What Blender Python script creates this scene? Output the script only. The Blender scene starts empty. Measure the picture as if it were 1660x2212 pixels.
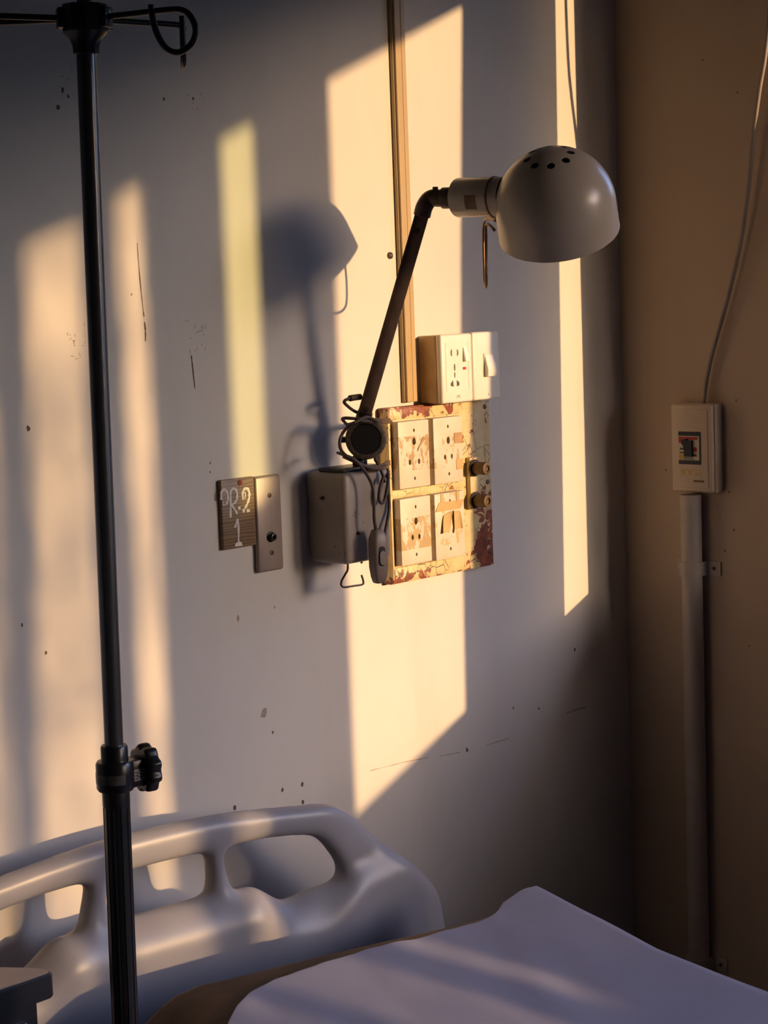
import bpy, bmesh, math, random
from mathutils import Vector, Matrix, Euler, noise

# ------------------------------------------------------------------ camera, sky, sun, exposure
S = bpy.context.scene
COL = S.collection
S.view_settings.view_transform = 'Standard'
S.view_settings.look = 'None'
S.view_settings.gamma = 1.0
S.view_settings.use_curve_mapping = False
S.view_settings.exposure = 0.0
S.cycles.use_denoising = True
S.cycles.max_bounces = 6
S.cycles.diffuse_bounces = 4
S.cycles.adaptive_threshold = 0.02

cam_d = bpy.data.cameras.new('camera')
cam = bpy.data.objects.new('camera', cam_d)
COL.objects.link(cam)
cam_d.sensor_fit = 'VERTICAL'
cam_d.sensor_height = 24.0
cam_d.lens = 24.0 * 4100.0 / 2212.0
cam_d.clip_start = 0.02
alpha, pitch, roll = math.radians(43.0), math.atan(458.0 / 4100.0), 0.0365
fw = Vector((math.cos(alpha), math.sin(alpha), 0)); rt = Vector((math.sin(alpha), -math.cos(alpha), 0)); up = Vector((0, 0, 1))
f2 = fw * math.cos(pitch) - up * math.sin(pitch)
u2 = up * math.cos(pitch) + fw * math.sin(pitch)
cr_ = rt * math.cos(roll) - u2 * math.sin(roll)
cu_ = rt * math.sin(roll) + u2 * math.cos(roll)
m3 = Matrix((cr_, cu_, -f2)).transposed()
cam.matrix_world = Matrix.Translation((-3.018, -2.171, 1.52)) @ m3.to_4x4()
S.camera = cam

SUN_T, SUN_D = 0.30, 0.129            # sun travel: (-0.30, +1, -0.129): low evening sun
world = bpy.data.worlds.new('evening_sky')
S.world = world
world.use_nodes = True
wn = world.node_tree.nodes; wl = world.node_tree.links
wn.clear()
w_out = wn.new('ShaderNodeOutputWorld'); w_bg = wn.new('ShaderNodeBackground')
w_sky = wn.new('ShaderNodeTexSky'); w_sky.sky_type = 'NISHITA'; w_sky.sun_disc = False
w_sky.sun_elevation = math.radians(7.0); w_sky.sun_rotation = math.atan2(SUN_T, -1.0)
w_sky.air_density = 1.3; w_sky.dust_density = 1.5; w_sky.ozone_density = 2.0
w_wb = wn.new('ShaderNodeMix'); w_wb.data_type = 'RGBA'; w_wb.blend_type = 'MULTIPLY'; w_wb.inputs['Factor'].default_value = 1.0
w_wb.inputs['B'].default_value = (0.86, 0.95, 1.62, 1)          # white balance of a pale evening haze
wl.new(w_sky.outputs[0], w_wb.inputs['A']); wl.new(w_wb.outputs['Result'], w_bg.inputs[0]); wl.new(w_bg.outputs[0], w_out.inputs[0])
w_bg.inputs[1].default_value = 1.95

sun_d = bpy.data.lights.new('sun', 'SUN')
sun = bpy.data.objects.new('sun', sun_d); COL.objects.link(sun)
sun_d.energy = 5.0
sun_d.color = (1.0, 0.62, 0.29)
sun_d.angle = math.radians(0.53)
sun.rotation_euler = Vector((-SUN_T, 1.0, -SUN_D)).to_track_quat('-Z', 'Y').to_euler()
sun.location = (3, -9, 4)

# ------------------------------------------------------------------ materials
MATS = {}
def principled(name):
    m = bpy.data.materials.new(name); m.use_nodes = True
    MATS[name] = m
    return m, m.node_tree, m.node_tree.nodes['Principled BSDF']
def new(nt, t, **kw):
    n = nt.nodes.new(t)
    for k, v in kw.items(): setattr(n, k, v)
    return n
def texco(nt):
    tc = new(nt, 'ShaderNodeTexCoord')
    return tc.outputs['Object']
def noise_tex(nt, vec, scale, detail=4, rough=0.55, stretch=None):
    if stretch:
        mp = new(nt, 'ShaderNodeMapping'); mp.inputs['Scale'].default_value = stretch
        nt.links.new(vec, mp.inputs[0]); vec = mp.outputs[0]
    n = new(nt, 'ShaderNodeTexNoise')
    n.inputs['Scale'].default_value = scale; n.inputs['Detail'].default_value = detail; n.inputs['Roughness'].default_value = rough
    nt.links.new(vec, n.inputs['Vector'])
    return n.outputs['Fac']
def ramp(nt, fac, *stops):
    r = new(nt, 'ShaderNodeValToRGB'); e = r.color_ramp.elements
    e[0].position, e[0].color = stops[0][0], (*stops[0][1], 1)
    e[1].position, e[1].color = stops[-1][0], (*stops[-1][1], 1)
    for p, c in stops[1:-1]:
        q = e.new(p); q.color = (*c, 1)
    nt.links.new(fac, r.inputs[0])
    return r.outputs[0]
def mixc(nt, fac, a, b):
    m = new(nt, 'ShaderNodeMix', data_type='RGBA')
    for sock, v in ((m.inputs['Factor'], fac), (m.inputs['A'], a), (m.inputs['B'], b)):
        if isinstance(v, (tuple, list)): sock.default_value = (*v, 1)
        elif isinstance(v, (int, float)): sock.default_value = v
        else: nt.links.new(v, sock)
    return m.outputs['Result']
def mth(nt, op, a, b=None):
    m = new(nt, 'ShaderNodeMath', operation=op)
    for s, v in ((m.inputs[0], a), (m.inputs[1], b)):
        if v is None: continue
        if isinstance(v, (int, float)): s.default_value = v
        else: nt.links.new(v, s)
    return m.outputs[0]
def bump(nt, bs, h, strength=0.2, dist=0.002):
    b = new(nt, 'ShaderNodeBump'); b.inputs['Strength'].default_value = strength; b.inputs['Distance'].default_value = dist
    nt.links.new(h, b.inputs['Height']); nt.links.new(b.outputs[0], bs.inputs['Normal'])
def simple(name, col, rough=0.5, metal=0.0, var=0.12, scale=30, bmp=0.0, spec=None, dirt=None, dirt_at=0.62, stretch=None):
    m, nt, bs = principled(name)
    v = texco(nt)
    f = noise_tex(nt, v, scale, stretch=stretch)
    lo = tuple(max(0, c * (1 - var)) for c in col); hi = tuple(min(1, c * (1 + var)) for c in col)
    c = ramp(nt, f, (0.3, lo), (0.7, hi))
    if dirt:
        g = noise_tex(nt, v, scale * 2.3, 6, 0.65)
        k = ramp(nt, g, (dirt_at, (0, 0, 0)), (dirt_at + 0.06, (1, 1, 1)))
        c = mixc(nt, k, c, dirt)
    nt.links.new(c, bs.inputs['Base Color'])
    bs.inputs['Roughness'].default_value = rough; bs.inputs['Metallic'].default_value = metal
    if spec is not None: bs.inputs['Specular IOR Level'].default_value = spec
    if bmp: bump(nt, bs, f, bmp)
    return m

def wall_mat(name, tint=(1, 1, 1)):
    m, nt, bs = principled(name); v = texco(nt)
    big = noise_tex(nt, v, 1.6, 5, 0.6)
    streak = noise_tex(nt, v, 9, 4, 0.6, stretch=(1.0, 1.0, 0.16))
    c = ramp(nt, big, (0.3, (0.60, 0.565, 0.525)), (0.7, (0.68, 0.65, 0.615)))
    k = ramp(nt, streak, (0.5, (0, 0, 0)), (0.85, (0.45, 0.45, 0.45)))
    c = mixc(nt, k, c, (0.55, 0.50, 0.44))
    sp = noise_tex(nt, v, 55, 3, 0.7)
    k2 = ramp(nt, sp, (0.735, (0, 0, 0)), (0.78, (0.7, 0.7, 0.7)))
    c = mixc(nt, k2, c, (0.30, 0.25, 0.20))
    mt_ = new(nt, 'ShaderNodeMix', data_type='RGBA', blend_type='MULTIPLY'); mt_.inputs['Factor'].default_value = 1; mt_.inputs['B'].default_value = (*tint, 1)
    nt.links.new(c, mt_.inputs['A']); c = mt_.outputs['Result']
    nt.links.new(c, bs.inputs['Base Color'])
    bs.inputs['Roughness'].default_value = 0.62
    bs.inputs['Specular IOR Level'].default_value = 0.3
    h = noise_tex(nt, v, 18, 5, 0.6)
    bump(nt, bs, h, 0.10, 0.004)
    return m
wall_mat('wall_paint'); wall_mat('side_wall_bounce_tint', (.86, .72, .57)); wall_mat('far_wall_paint', (.36, .30, .24))  # the side wall's tint carries warm, dim bounce light
simple('ceiling_paint', (0.20, 0.17, 0.14), 0.8, scale=3)
simple('floor_tile', (0.10, 0.08, 0.065), 0.45, scale=8)
simple('sky_cut_concrete', (0.16, 0.14, 0.12), 0.9, scale=6)
simple('ground_soil', (0.10, 0.10, 0.06), 0.95, scale=2)
simple('baffle_cloth', (0.20, 0.17, 0.14), 0.9, scale=40)
simple('window_paint', (0.42, 0.40, 0.36), 0.5, scale=20)
simple('lamp_enamel', (0.45, 0.39, 0.33), 0.30, var=0.07, scale=14, dirt=(0.16, 0.10, 0.06), dirt_at=0.72, spec=0.5)
simple('lamp_inside', (0.75, 0.72, 0.66), 0.35, var=0.04)
simple('arm_paint', (0.27, 0.17, 0.11), 0.38, var=0.2, scale=60, stretch=(1, 1, .3))
simple('dark_plastic', (0.022, 0.017, 0.014), 0.4, var=0.2)
simple('brown_plastic', (0.085, 0.052, 0.036), 0.42, var=0.2, scale=80)
simple('worn_ring', (0.12, 0.09, 0.065), 0.5, var=0.5, scale=160)
simple('cord_rubber', (0.085, 0.050, 0.036), 0.5, var=0.2, scale=60)
simple('switch_plastic', (0.22, 0.17, 0.145), 0.4, var=0.08, scale=40)
simple('sticker_brown', (0.20, 0.10, 0.055), 0.6, var=0.25, scale=120)
simple('wire_steel', (0.22, 0.14, 0.09), 0.4, metal=0.5, var=0.3, scale=90)
simple('grey_enamel', (0.33, 0.275, 0.23), 0.36, var=0.10, scale=22, dirt=(0.10, 0.05, 0.03), dirt_at=0.63)
simple('rusty_bolt', (0.10, 0.07, 0.05), 0.5, metal=0.6, var=0.4, scale=200)
simple('white_plastic', (0.78, 0.74, 0.66), 0.33, var=0.03, scale=20)
simple('box_plastic', (0.60, 0.45, 0.23), 0.5, var=0.14, scale=25, dirt=(0.25, 0.13, 0.06), dirt_at=0.70)
simple('red_lens', (0.55, 0.03, 0.03), 0.3, var=0.1)
simple('print_grey', (0.42, 0.36, 0.28), 0.6, var=0.05)
simple('print_white', (0.72, 0.66, 0.60), 0.55, var=0.08, scale=120)
simple('red_dot', (0.22, 0.008, 0.008), 0.4, var=0.1)
simple('brass', (0.085, 0.048, 0.018), 0.45, metal=0.2, var=0.25, scale=90)
simple('steel_plate', (0.34, 0.27, 0.235), 0.42, metal=0.35, var=0.12, scale=30, stretch=(1, 1, .2), dirt=(0.14, .09, .07), dirt_at=.68)
simple('black_hole', (0.010, 0.008, 0.007), 0.7, var=0.1)
simple('trunking_plastic', (0.44, 0.31, 0.15), 0.45, var=0.08, scale=18, stretch=(1, 1, .15), dirt=(0.35, .22, .10), dirt_at=.70)
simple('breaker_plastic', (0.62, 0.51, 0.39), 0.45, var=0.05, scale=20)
simple('breaker_label', (0.62, 0.58, 0.44), 0.5, var=0.08, scale=60)
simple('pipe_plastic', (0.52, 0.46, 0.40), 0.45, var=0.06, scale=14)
simple('cable_grey', (0.30, 0.25, 0.22), 0.35, var=0.1)
simple('gold_print', (0.62, 0.44, 0.16), 0.35, metal=0.5, var=0.1)
simple('red_print', (0.45, 0.04, 0.04), 0.5, var=0.2, scale=200)
simple('yellow_print', (0.62, 0.42, 0.08), 0.5, var=0.1)
simple('pole_steel', (0.16, 0.155, 0.16), 0.26, metal=0.75, var=0.12, scale=20, stretch=(1, 1, .1), dirt=(0.04, .03, .03), dirt_at=.70)
simple('pole_dark', (0.035, 0.034, 0.036), 0.32, metal=0.5, var=0.15, scale=25)
simple('black_plastic', (0.016, 0.015, 0.017), 0.3, var=0.15)
simple('label_paper', (0.55, 0.56, 0.58), 0.5, var=0.05)
simple('blue_ink', (0.05, 0.07, 0.20), 0.5, var=0.2)
simple('smoke_tape', (0.09, 0.085, 0.08), 0.4, var=0.3, scale=120)
simple('bed_plastic', (0.34, 0.34, 0.38), 0.37, var=0.03, scale=9, bmp=0.0, spec=0.5)
simple('bed_steel', (0.20, 0.20, 0.21), 0.4, metal=0.4, var=0.1)
simple('mattress_cover', (0.075, 0.036, 0.015), 0.6, var=0.25, scale=14, bmp=0.3, stretch=(.4, 3, 1))
simple('cabinet_steel', (0.44, 0.35, 0.29), 0.38, metal=0.15, var=0.08, scale=10)
simple('cabinet_side', (0.040, 0.042, 0.050), 0.3, metal=0.4, var=0.15, scale=10)
simple('scuff_dark', (0.11, 0.075, 0.05), 0.8, var=0.3, scale=300)
simple('scuff_faint', (0.36, 0.29, 0.23), 0.8, var=0.2, scale=300)
simple('leaf_green', (0.05, 0.09, 0.02), 0.6, var=0.3)
simple('bark', (0.09, 0.06, 0.04), 0.9, var=0.3)

def glass_mat():
    m = bpy.data.materials.new('amber_glass'); m.use_nodes = True; MATS['amber_glass'] = m; nt = m.node_tree; nt.nodes.clear()
    o = new(nt, 'ShaderNodeOutputMaterial'); t = new(nt, 'ShaderNodeBsdfTransparent'); g = new(nt, 'ShaderNodeBsdfGlossy'); mx = new(nt, 'ShaderNodeMixShader')
    n = noise_tex(nt, texco(nt), 6); c = ramp(nt, n, (.3, (.82, .90, .76)), (.7, (.86, .94, .80)))
    nt.links.new(c, t.inputs[0]); g.inputs['Roughness'].default_value = .05; mx.inputs[0].default_value = .04
    nt.links.new(t.outputs[0], mx.inputs[1]); nt.links.new(g.outputs[0], mx.inputs[2]); nt.links.new(mx.outputs[0], o.inputs[0])
glass_mat()

def sheet_mat():
    m, nt, bs = principled('sheet_cotton'); v = texco(nt)
    f = noise_tex(nt, v, 5, 4)
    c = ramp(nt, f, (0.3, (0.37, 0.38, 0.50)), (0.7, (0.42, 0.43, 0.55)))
    nt.links.new(c, bs.inputs['Base Color'])
    bs.inputs['Roughness'].default_value = 0.85; bs.inputs['Specular IOR Level'].default_value = 0.15
    h = noise_tex(nt, v, 7, 5, 0.55, stretch=(1.6, .7, 1))
    bump(nt, bs, h, 0.35, 0.006)
sheet_mat()

def wood_mat():
    m, nt, bs = principled('sign_wood'); v = texco(nt)
    mp = new(nt, 'ShaderNodeMapping'); mp.inputs['Scale'].default_value = (6, 6, 38); nt.links.new(v, mp.inputs[0])
    wv = new(nt, 'ShaderNodeTexWave', bands_direction='Z'); wv.inputs['Scale'].default_value = 1.6; wv.inputs['Distortion'].default_value = 9.0
    wv.inputs['Detail'].default_value = 3; nt.links.new(mp.outputs[0], wv.inputs[0])
    c = ramp(nt, wv.outputs['Fac'], (0.1, (0.155, 0.092, 0.048)), (0.6, (0.22, 0.14, 0.078)), (0.95, (0.25, 0.165, 0.092)))
    nt.links.new(c, bs.inputs['Base Color']); bs.inputs['Roughness'].default_value = 0.45
wood_mat()

def peel_mat():
    m, nt, bs = principled('peeling_paint'); v = texco(nt)
    sep = new(nt, 'ShaderNodeSeparateXYZ'); nt.links.new(v, sep.inputs[0])
    X, Z = sep.outputs['X'], sep.outputs['Z']
    paint = ramp(nt, noise_tex(nt, v, 40, 5), (0.3, (0.56, 0.42, 0.19)), (0.7, (0.68, 0.56, 0.31)))
    n = noise_tex(nt, v, 34, 5, 0.55)
    # old knocks: along the top edge, down the right edge, and along the bottom
    def edge(a, lo, hi):
        mr = new(nt, 'ShaderNodeMapRange'); mr.inputs[1].default_value = lo; mr.inputs[2].default_value = hi
        nt.links.new(a, mr.inputs[0]); return mr.outputs[0]
    wear = mth(nt, 'MAXIMUM', mth(nt, 'MULTIPLY', edge(Z, 0.255, 0.30), edge(X, 0.22, 0.10)), mth(nt, 'MULTIPLY', edge(X, 0.185, 0.235), edge(Z, 0.17, 0.03)))
    wear = mth(nt, 'MAXIMUM', wear, mth(nt, 'MULTIPLY', edge(Z, 0.03, 0.0), 0.5))
    fine = noise_tex(nt, v, 120, 3, 0.6)
    s = mth(nt, 'ADD', mth(nt, 'ADD', n, mth(nt, 'MULTIPLY', wear, 0.26)), mth(nt, 'MULTIPLY', mth(nt, 'ADD', fine, -.5), .30))
    k = ramp(nt, s, (0.66, (0, 0, 0)), (0.675, (1, 1, 1)))
    prim = ramp(nt, noise_tex(nt, v, 90, 3), (0.35, (0.16, 0.03, 0.018)), (0.65, (0.30, 0.085, 0.04)))
    c = mixc(nt, k, paint, prim)
    vo = new(nt, 'ShaderNodeTexVoronoi', feature='DISTANCE_TO_EDGE'); vo.inputs['Scale'].default_value = 55
    mp = new(nt, 'ShaderNodeMapping'); mp.inputs['Scale'].default_value = (1, 1, .7); nt.links.new(v, mp.inputs[0]); nt.links.new(mp.outputs[0], vo.inputs[0])
    cr = ramp(nt, vo.outputs['Distance'], (0.012, (1, 1, 1)), (0.035, (0, 0, 0)))
    msk = ramp(nt, noise_tex(nt, v, 13, 3), (0.49, (0, 0, 0)), (0.55, (0.9, 0.9, 0.9)))
    c = mixc(nt, mth(nt, 'MULTIPLY', cr, msk), c, (0.10, 0.06, 0.035))
    nt.links.new(c, bs.inputs['Base Color']); bs.inputs['Roughness'].default_value = 0.5
    bump(nt, bs, k, -0.5, 0.0012)
peel_mat()

def socket_mat(name, seed, glue):
    m, nt, bs = principled(name); v = texco(nt)
    mp = new(nt, 'ShaderNodeMapping'); mp.inputs['Location'].default_value = (seed, seed * 2, seed * 3); nt.links.new(v, mp.inputs[0])
    sep = new(nt, 'ShaderNodeSeparateXYZ'); nt.links.new(v, sep.inputs[0])
    base = ramp(nt, noise_tex(nt, mp.outputs[0], 26, 4), (0.3, (0.58, 0.49, 0.37)), (0.7, (0.66, 0.58, 0.46)))
    # brown residue of torn adhesive tape across the middle of the plate
    az = mth(nt, 'ABSOLUTE', mth(nt, 'ADD', sep.outputs['Z'], -glue[0]))
    band = mth(nt, 'LESS_THAN', az, glue[1])
    tear = ramp(nt, noise_tex(nt, mp.outputs[0], 70, 6, 0.65, stretch=(1.3, 1, .6)), (glue[2], (0, 0, 0)), (glue[2] + 0.03, (1, 1, 1)))
    k = mth(nt, 'MULTIPLY', band, tear)
    c = mixc(nt, k, base, glue[3])
    nt.links.new(c, bs.inputs['Base Color']); bs.inputs['Roughness'].default_value = 0.5
for i, g in enumerate([(0.002, 0.029, 0.50, (0.40, 0.26, 0.12)), (-0.001, 0.028, 0.55, (0.46, 0.32, 0.16)), (-0.004, 0.027, 0.47, (0.45, 0.32, 0.15)), (0.012, 0.045, 0.55, (0.52, 0.38, 0.17))]):
    socket_mat('socket_plastic_%s' % 'abcd'[i], 3.7 * i + .4, g)

# ------------------------------------------------------------------ helpers
def bm_obj(name, bm, mat, parent=None, loc=(0, 0, 0), smooth=False, kind=None):
    me = bpy.data.meshes.new(name)
    bmesh.ops.recalc_face_normals(bm, faces=bm.faces[:])
    bm.to_mesh(me); bm.free()
    return me_obj(name, me, mat, parent, loc, smooth, kind)
def me_obj(name, me, mat, parent=None, loc=(0, 0, 0), smooth=False, kind=None):
    if mat is not None:
        me.materials.clear(); me.materials.append(MATS[mat])
    if smooth:
        for p in me.polygons: p.use_smooth = True
        if smooth is not True:
            me.set_sharp_from_angle(angle=math.radians(smooth))
    o = bpy.data.objects.new(name, me); COL.objects.link(o)
    o.location = loc
    if parent is not None: o.parent = parent
    if kind: o['kind'] = kind
    return o
def thing(name, label, cat, loc=(0, 0, 0), rot=(0, 0, 0), group=None):
    o = bpy.data.objects.new(name, None); COL.objects.link(o)
    o.location = loc; o.rotation_euler = rot; o.empty_display_size = 0.05
    o['label'] = label; o['category'] = cat
    if group: o['group'] = group
    return o
def tag(o, label, cat, group=None):
    o['label'] = label; o['category'] = cat
    if group: o['group'] = group
    return o
def box(bm, x0, x1, y0, y1, z0, z1, bev=0.0, seg=2):
    r = bmesh.ops.create_cube(bm, size=1.0)
    vs = r['verts']
    for v in vs:
        v.co = Vector(((x0 + x1) / 2 + v.co.x * (x1 - x0), (y0 + y1) / 2 + v.co.y * (y1 - y0), (z0 + z1) / 2 + v.co.z * (z1 - z0)))
    if bev > 0:
        es = list({e for v in vs for e in v.link_edges})
        bmesh.ops.bevel(bm, geom=es, offset=bev, segments=seg, affect='EDGES', profile=0.5)
    return bm
def boxbm(*a, **k): return box(bmesh.new(), *a, **k)
def frame_of(d):
    d = Vector(d).normalized()
    a = Vector((0, 0, 1)) if abs(d.z) < 0.9 else Vector((1, 0, 0))
    x = a.cross(d).normalized(); y = d.cross(x).normalized()
    return x, y, d
def lathe(bm, prof, org=(0, 0, 0), axis=(0, 0, 1), seg=32, cap0=True, cap1=True):
    x, y, d = frame_of(axis); org = Vector(org); rings = []
    for r, h in prof:
        rings.append([bm.verts.new(org + d * h + (x * math.cos(2 * math.pi * i / seg) + y * math.sin(2 * math.pi * i / seg)) * r) for i in range(seg)])
    for a, b in zip(rings, rings[1:]):
        for i in range(seg):
            bm.faces.new((a[i], a[(i + 1) % seg], b[(i + 1) % seg], b[i]))
    if cap0: bm.faces.new(list(reversed(rings[0])))
    if cap1: bm.faces.new(rings[-1])
    return bm
def cyl(bm, p, q, r, seg=20, bev=0.0):
    p = Vector(p); q = Vector(q); L = (q - p).length
    if bev > 0: prof = [(r - bev, 0), (r - bev * .3, bev * .3), (r, bev), (r, L - bev), (r - bev * .3, L - bev * .3), (r - bev, L)]
    else: prof = [(r, 0), (r, L)]
    return lathe(bm, prof, p, q - p, seg)
def spline(pts, n=8):
    P = [Vector(p) for p in pts]; out = []
    for i in range(len(P) - 1):
        p0 = P[max(i - 1, 0)]; p1 = P[i]; p2 = P[i + 1]; p3 = P[min(i + 2, len(P) - 1)]
        for k in range(n):
            t = k / n
            out.append(0.5 * ((2 * p1) + (p2 - p0) * t + (2 * p0 - 5 * p1 + 4 * p2 - p3) * t * t + (3 * p1 - p0 - 3 * p2 + p3) * t ** 3))
    out.append(P[-1]); return out
def tube(bm, pts, r, seg=10, smooth=8, flat=1.0, closed=False):
    pts = spline(pts, smooth) if smooth else [Vector(p) for p in pts]
    t0 = (pts[1] - pts[0]).normalized(); x, y, _ = frame_of(t0); rings = []
    for i, p in enumerate(pts):
        t = (pts[min(i + 1, len(pts) - 1)] - pts[max(i - 1, 0)]).normalized()
        x = (x - t * x.dot(t)).normalized(); y = t.cross(x)
        rr = r(i / (len(pts) - 1)) if callable(r) else r
        rings.append([bm.verts.new(p + x * (rr * math.cos(2 * math.pi * k / seg)) + y * (rr * flat * math.sin(2 * math.pi * k / seg))) for k in range(seg)])
    for a, b in zip(rings, rings[1:]):
        for k in range(seg): bm.faces.new((a[k], a[(k + 1) % seg], b[(k + 1) % seg], b[k]))
    bm.faces.new(list(reversed(rings[0]))); bm.faces.new(rings[-1])
    return bm
def prism(bm, poly, axis='y', a=0.0, b=0.01):
    """poly: 2-D outline; extruded along the named axis from a to b (the other two axes in x, y, z order)"""
    def mk(p, d):
        if axis == 'y': return (p[0], d, p[1])
        if axis == 'x': return (d, p[0], p[1])
        return (p[0], p[1], d)
    A_ = [bm.verts.new(mk(p, a)) for p in poly]; B_ = [bm.verts.new(mk(p, b)) for p in poly]
    bm.faces.new(A_); bm.faces.new(list(reversed(B_)))
    n = len(poly)
    for i in range(n): bm.faces.new((A_[i], B_[i], B_[(i + 1) % n], A_[(i + 1) % n]))
    return bm
def shift(bm, off):
    off = Vector(off)
    for v in bm.verts: v.co -= off
    return bm
def cut(bm, cutters):
    """boolean difference, returned as a mesh"""
    def tmp(b, n):
        me = bpy.data.meshes.new(n); bmesh.ops.recalc_face_normals(b, faces=b.faces[:]); b.to_mesh(me); b.free()
        o = bpy.data.objects.new(n, me); COL.objects.link(o); return o
    o = tmp(bm, 'work'); c = tmp(cutters, 'cutter')
    md = o.modifiers.new('b', 'BOOLEAN'); md.object = c; md.operation = 'DIFFERENCE'; md.solver = 'EXACT'
    bpy.context.view_layer.update()
    me = bpy.data.meshes.new_from_object(o.evaluated_get(bpy.context.evaluated_depsgraph_get()))
    for q in (o, c):
        d = q.data; bpy.data.objects.remove(q); bpy.data.meshes.remove(d)
    return me
def text_mesh(txt, size, extrude=0.0003, shear=0.0):
    cu = bpy.data.curves.new('lettering', 'FONT'); cu.body = txt; cu.size = size; cu.extrude = extrude; cu.align_x = 'CENTER'; cu.align_y = 'CENTER'; cu.shear = shear; cu.offset = size * .018
    o = bpy.data.objects.new('lettering', cu); COL.objects.link(o)
    bpy.context.view_layer.update()
    me = bpy.data.meshes.new_from_object(o.evaluated_get(bpy.context.evaluated_depsgraph_get()))
    bpy.data.objects.remove(o); bpy.data.curves.remove(cu)
    return me
def struct(name, bm, mat, **k):
    return bm_obj(name, bm, mat, kind='structure', **k)

# ------------------------------------------------------------------ the room
XW, YF, HZ = -5.6, -7.6, 3.0
WT = 0.10
wall_back = struct('wall_back', boxbm(XW - .15, WT, 0.0, 0.15, 0.0, HZ), 'wall_paint')
N0, N1, SILL, HEAD = 0.413, 5.93, 1.0, 2.253
bm = bmesh.new()
box(bm, 0, WT, -N0, 0, 0, HZ); box(bm, 0, WT, YF, -N1, 0, HZ)
box(bm, 0, WT, -N1, -N0, 0, SILL); box(bm, 0, WT, -N1, -N0, HEAD, HZ)
wall_right = struct('wall_right', bm, 'side_wall_bounce_tint')
struct('wall_left', boxbm(XW - .15, XW, YF, 0, 0, HZ), 'far_wall_paint')
struct('wall_front', boxbm(XW - .15, WT, YF - .15, YF, 0, HZ), 'far_wall_paint')
struct('floor', boxbm(XW - .15, WT, YF - .15, 0.15, -0.1, 0), 'floor_tile')
struct('ceiling', boxbm(XW - .15, WT, YF - .15, 0.15, HZ, HZ + .1), 'ceiling_paint')
struct('ground', boxbm(-180, 180, -180, 180, -0.6, -0.5), 'ground_soil')

struct('sky_cut_eave', boxbm(WT, 1.42, YF - .3, .6, 2.86, 2.96), 'sky_cut_concrete')  # unseen eave added to cut off the high sky
bm = bmesh.new(); ra = []                             # unseen ridge added to block the low sky
for k in range(121):
    a = math.radians(-150 + 210 * k / 120); h = 15.6 + 0.9 * noise.noise(Vector((k * .13, 0, 5))) + .35 * noise.noise(Vector((k * .6, 3, 5)))
    tt = min(1, max(0, (math.degrees(a) + 69) / 12)); h += 11 * tt * tt * (3 - 2 * tt)     # raised away from the sun to darken the upper wall
    c, sn = math.cos(a), math.sin(a)
    ra.append([bm.verts.new((R_ * c, R_ * sn, z)) for R_, z in ((130, -.6), (142, h * .6), (152, h), (175, -.6))])
for A_, B_ in zip(ra, ra[1:]):
    for i in range(3): bm.faces.new((A_[i], A_[i + 1], B_[i + 1], B_[i]))
struct('sky_blocker_ridge', bm, 'ground_soil', smooth=True)
# the long window in the right-hand wall, out of the picture on the camera's right
win = bpy.data.objects.new('window_1', None); COL.objects.link(win); win['kind'] = 'structure'
for quad in ([(-4.30, SILL), (-4.51, SILL), (-4.51, HEAD), (-4.30, HEAD)], [(-5.0, SILL), (-5.11, SILL), (-5.05, HEAD), (-4.84, HEAD)]):
    bm_obj('mullion', prism(bmesh.new(), quad, 'x', .045, .055), 'window_paint', win)
bm_obj('pane', boxbm(0.048, 0.052, -3.64, -3.30, 1.655, HEAD), 'amber_glass', win)
bm_obj('shutter_board', boxbm(0.045, 0.055, -3.64, -3.30, SILL, 1.655), 'window_paint', win)
bm_obj('window_sill', boxbm(-0.0, WT + .05, -N1, -N0, SILL - .03, SILL), 'window_paint', win)

def baffle(label, top, bot):  # unseen cloths added to split the sun into strips
    """an added, unseen cloth hung on the inner face of the window between two distances from the back wall"""
    bm = bmesh.new(); NN, MM = 60, 8; z0, z1 = 0.72, 2.42; grid = []
    for j in range(MM + 1):
        t = j / MM; z = z1 + (z0 - z1) * t
        lo = top[0] + (bot[0] - top[0]) * t; hi = top[1] + (bot[1] - top[1]) * t
        grid.append([bm.verts.new((-0.022 + 0.006 * math.sin(i / NN * (hi - lo) / 0.07 * math.pi), -(lo + (hi - lo) * i / NN), z)) for i in range(NN + 1)])
    for j in range(MM):
        for i in range(NN): bm.faces.new((grid[j][i], grid[j][i + 1], grid[j + 1][i + 1], grid[j + 1][i]))
    o = bm_obj('baffle', bm, 'baffle_cloth', smooth=True)
    sd = o.modifiers.new('thickness', 'SOLIDIFY'); sd.thickness = 0.002
    tag(o, label, 'baffle', 'added baffles at the window')
baffle('brown curtain nearest the corner, hung askew, added unseen to cut the sunlight', (0.515, 1.395), (0.615, 1.62))
baffle('brown middle curtain added unseen to cut the sunlight', (2.55, 3.14), (2.55, 3.14))
baffle('brown curtain farthest from the corner, added unseen to cut the sunlight', (3.34, 3.86), (3.34, 3.86))

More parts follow.
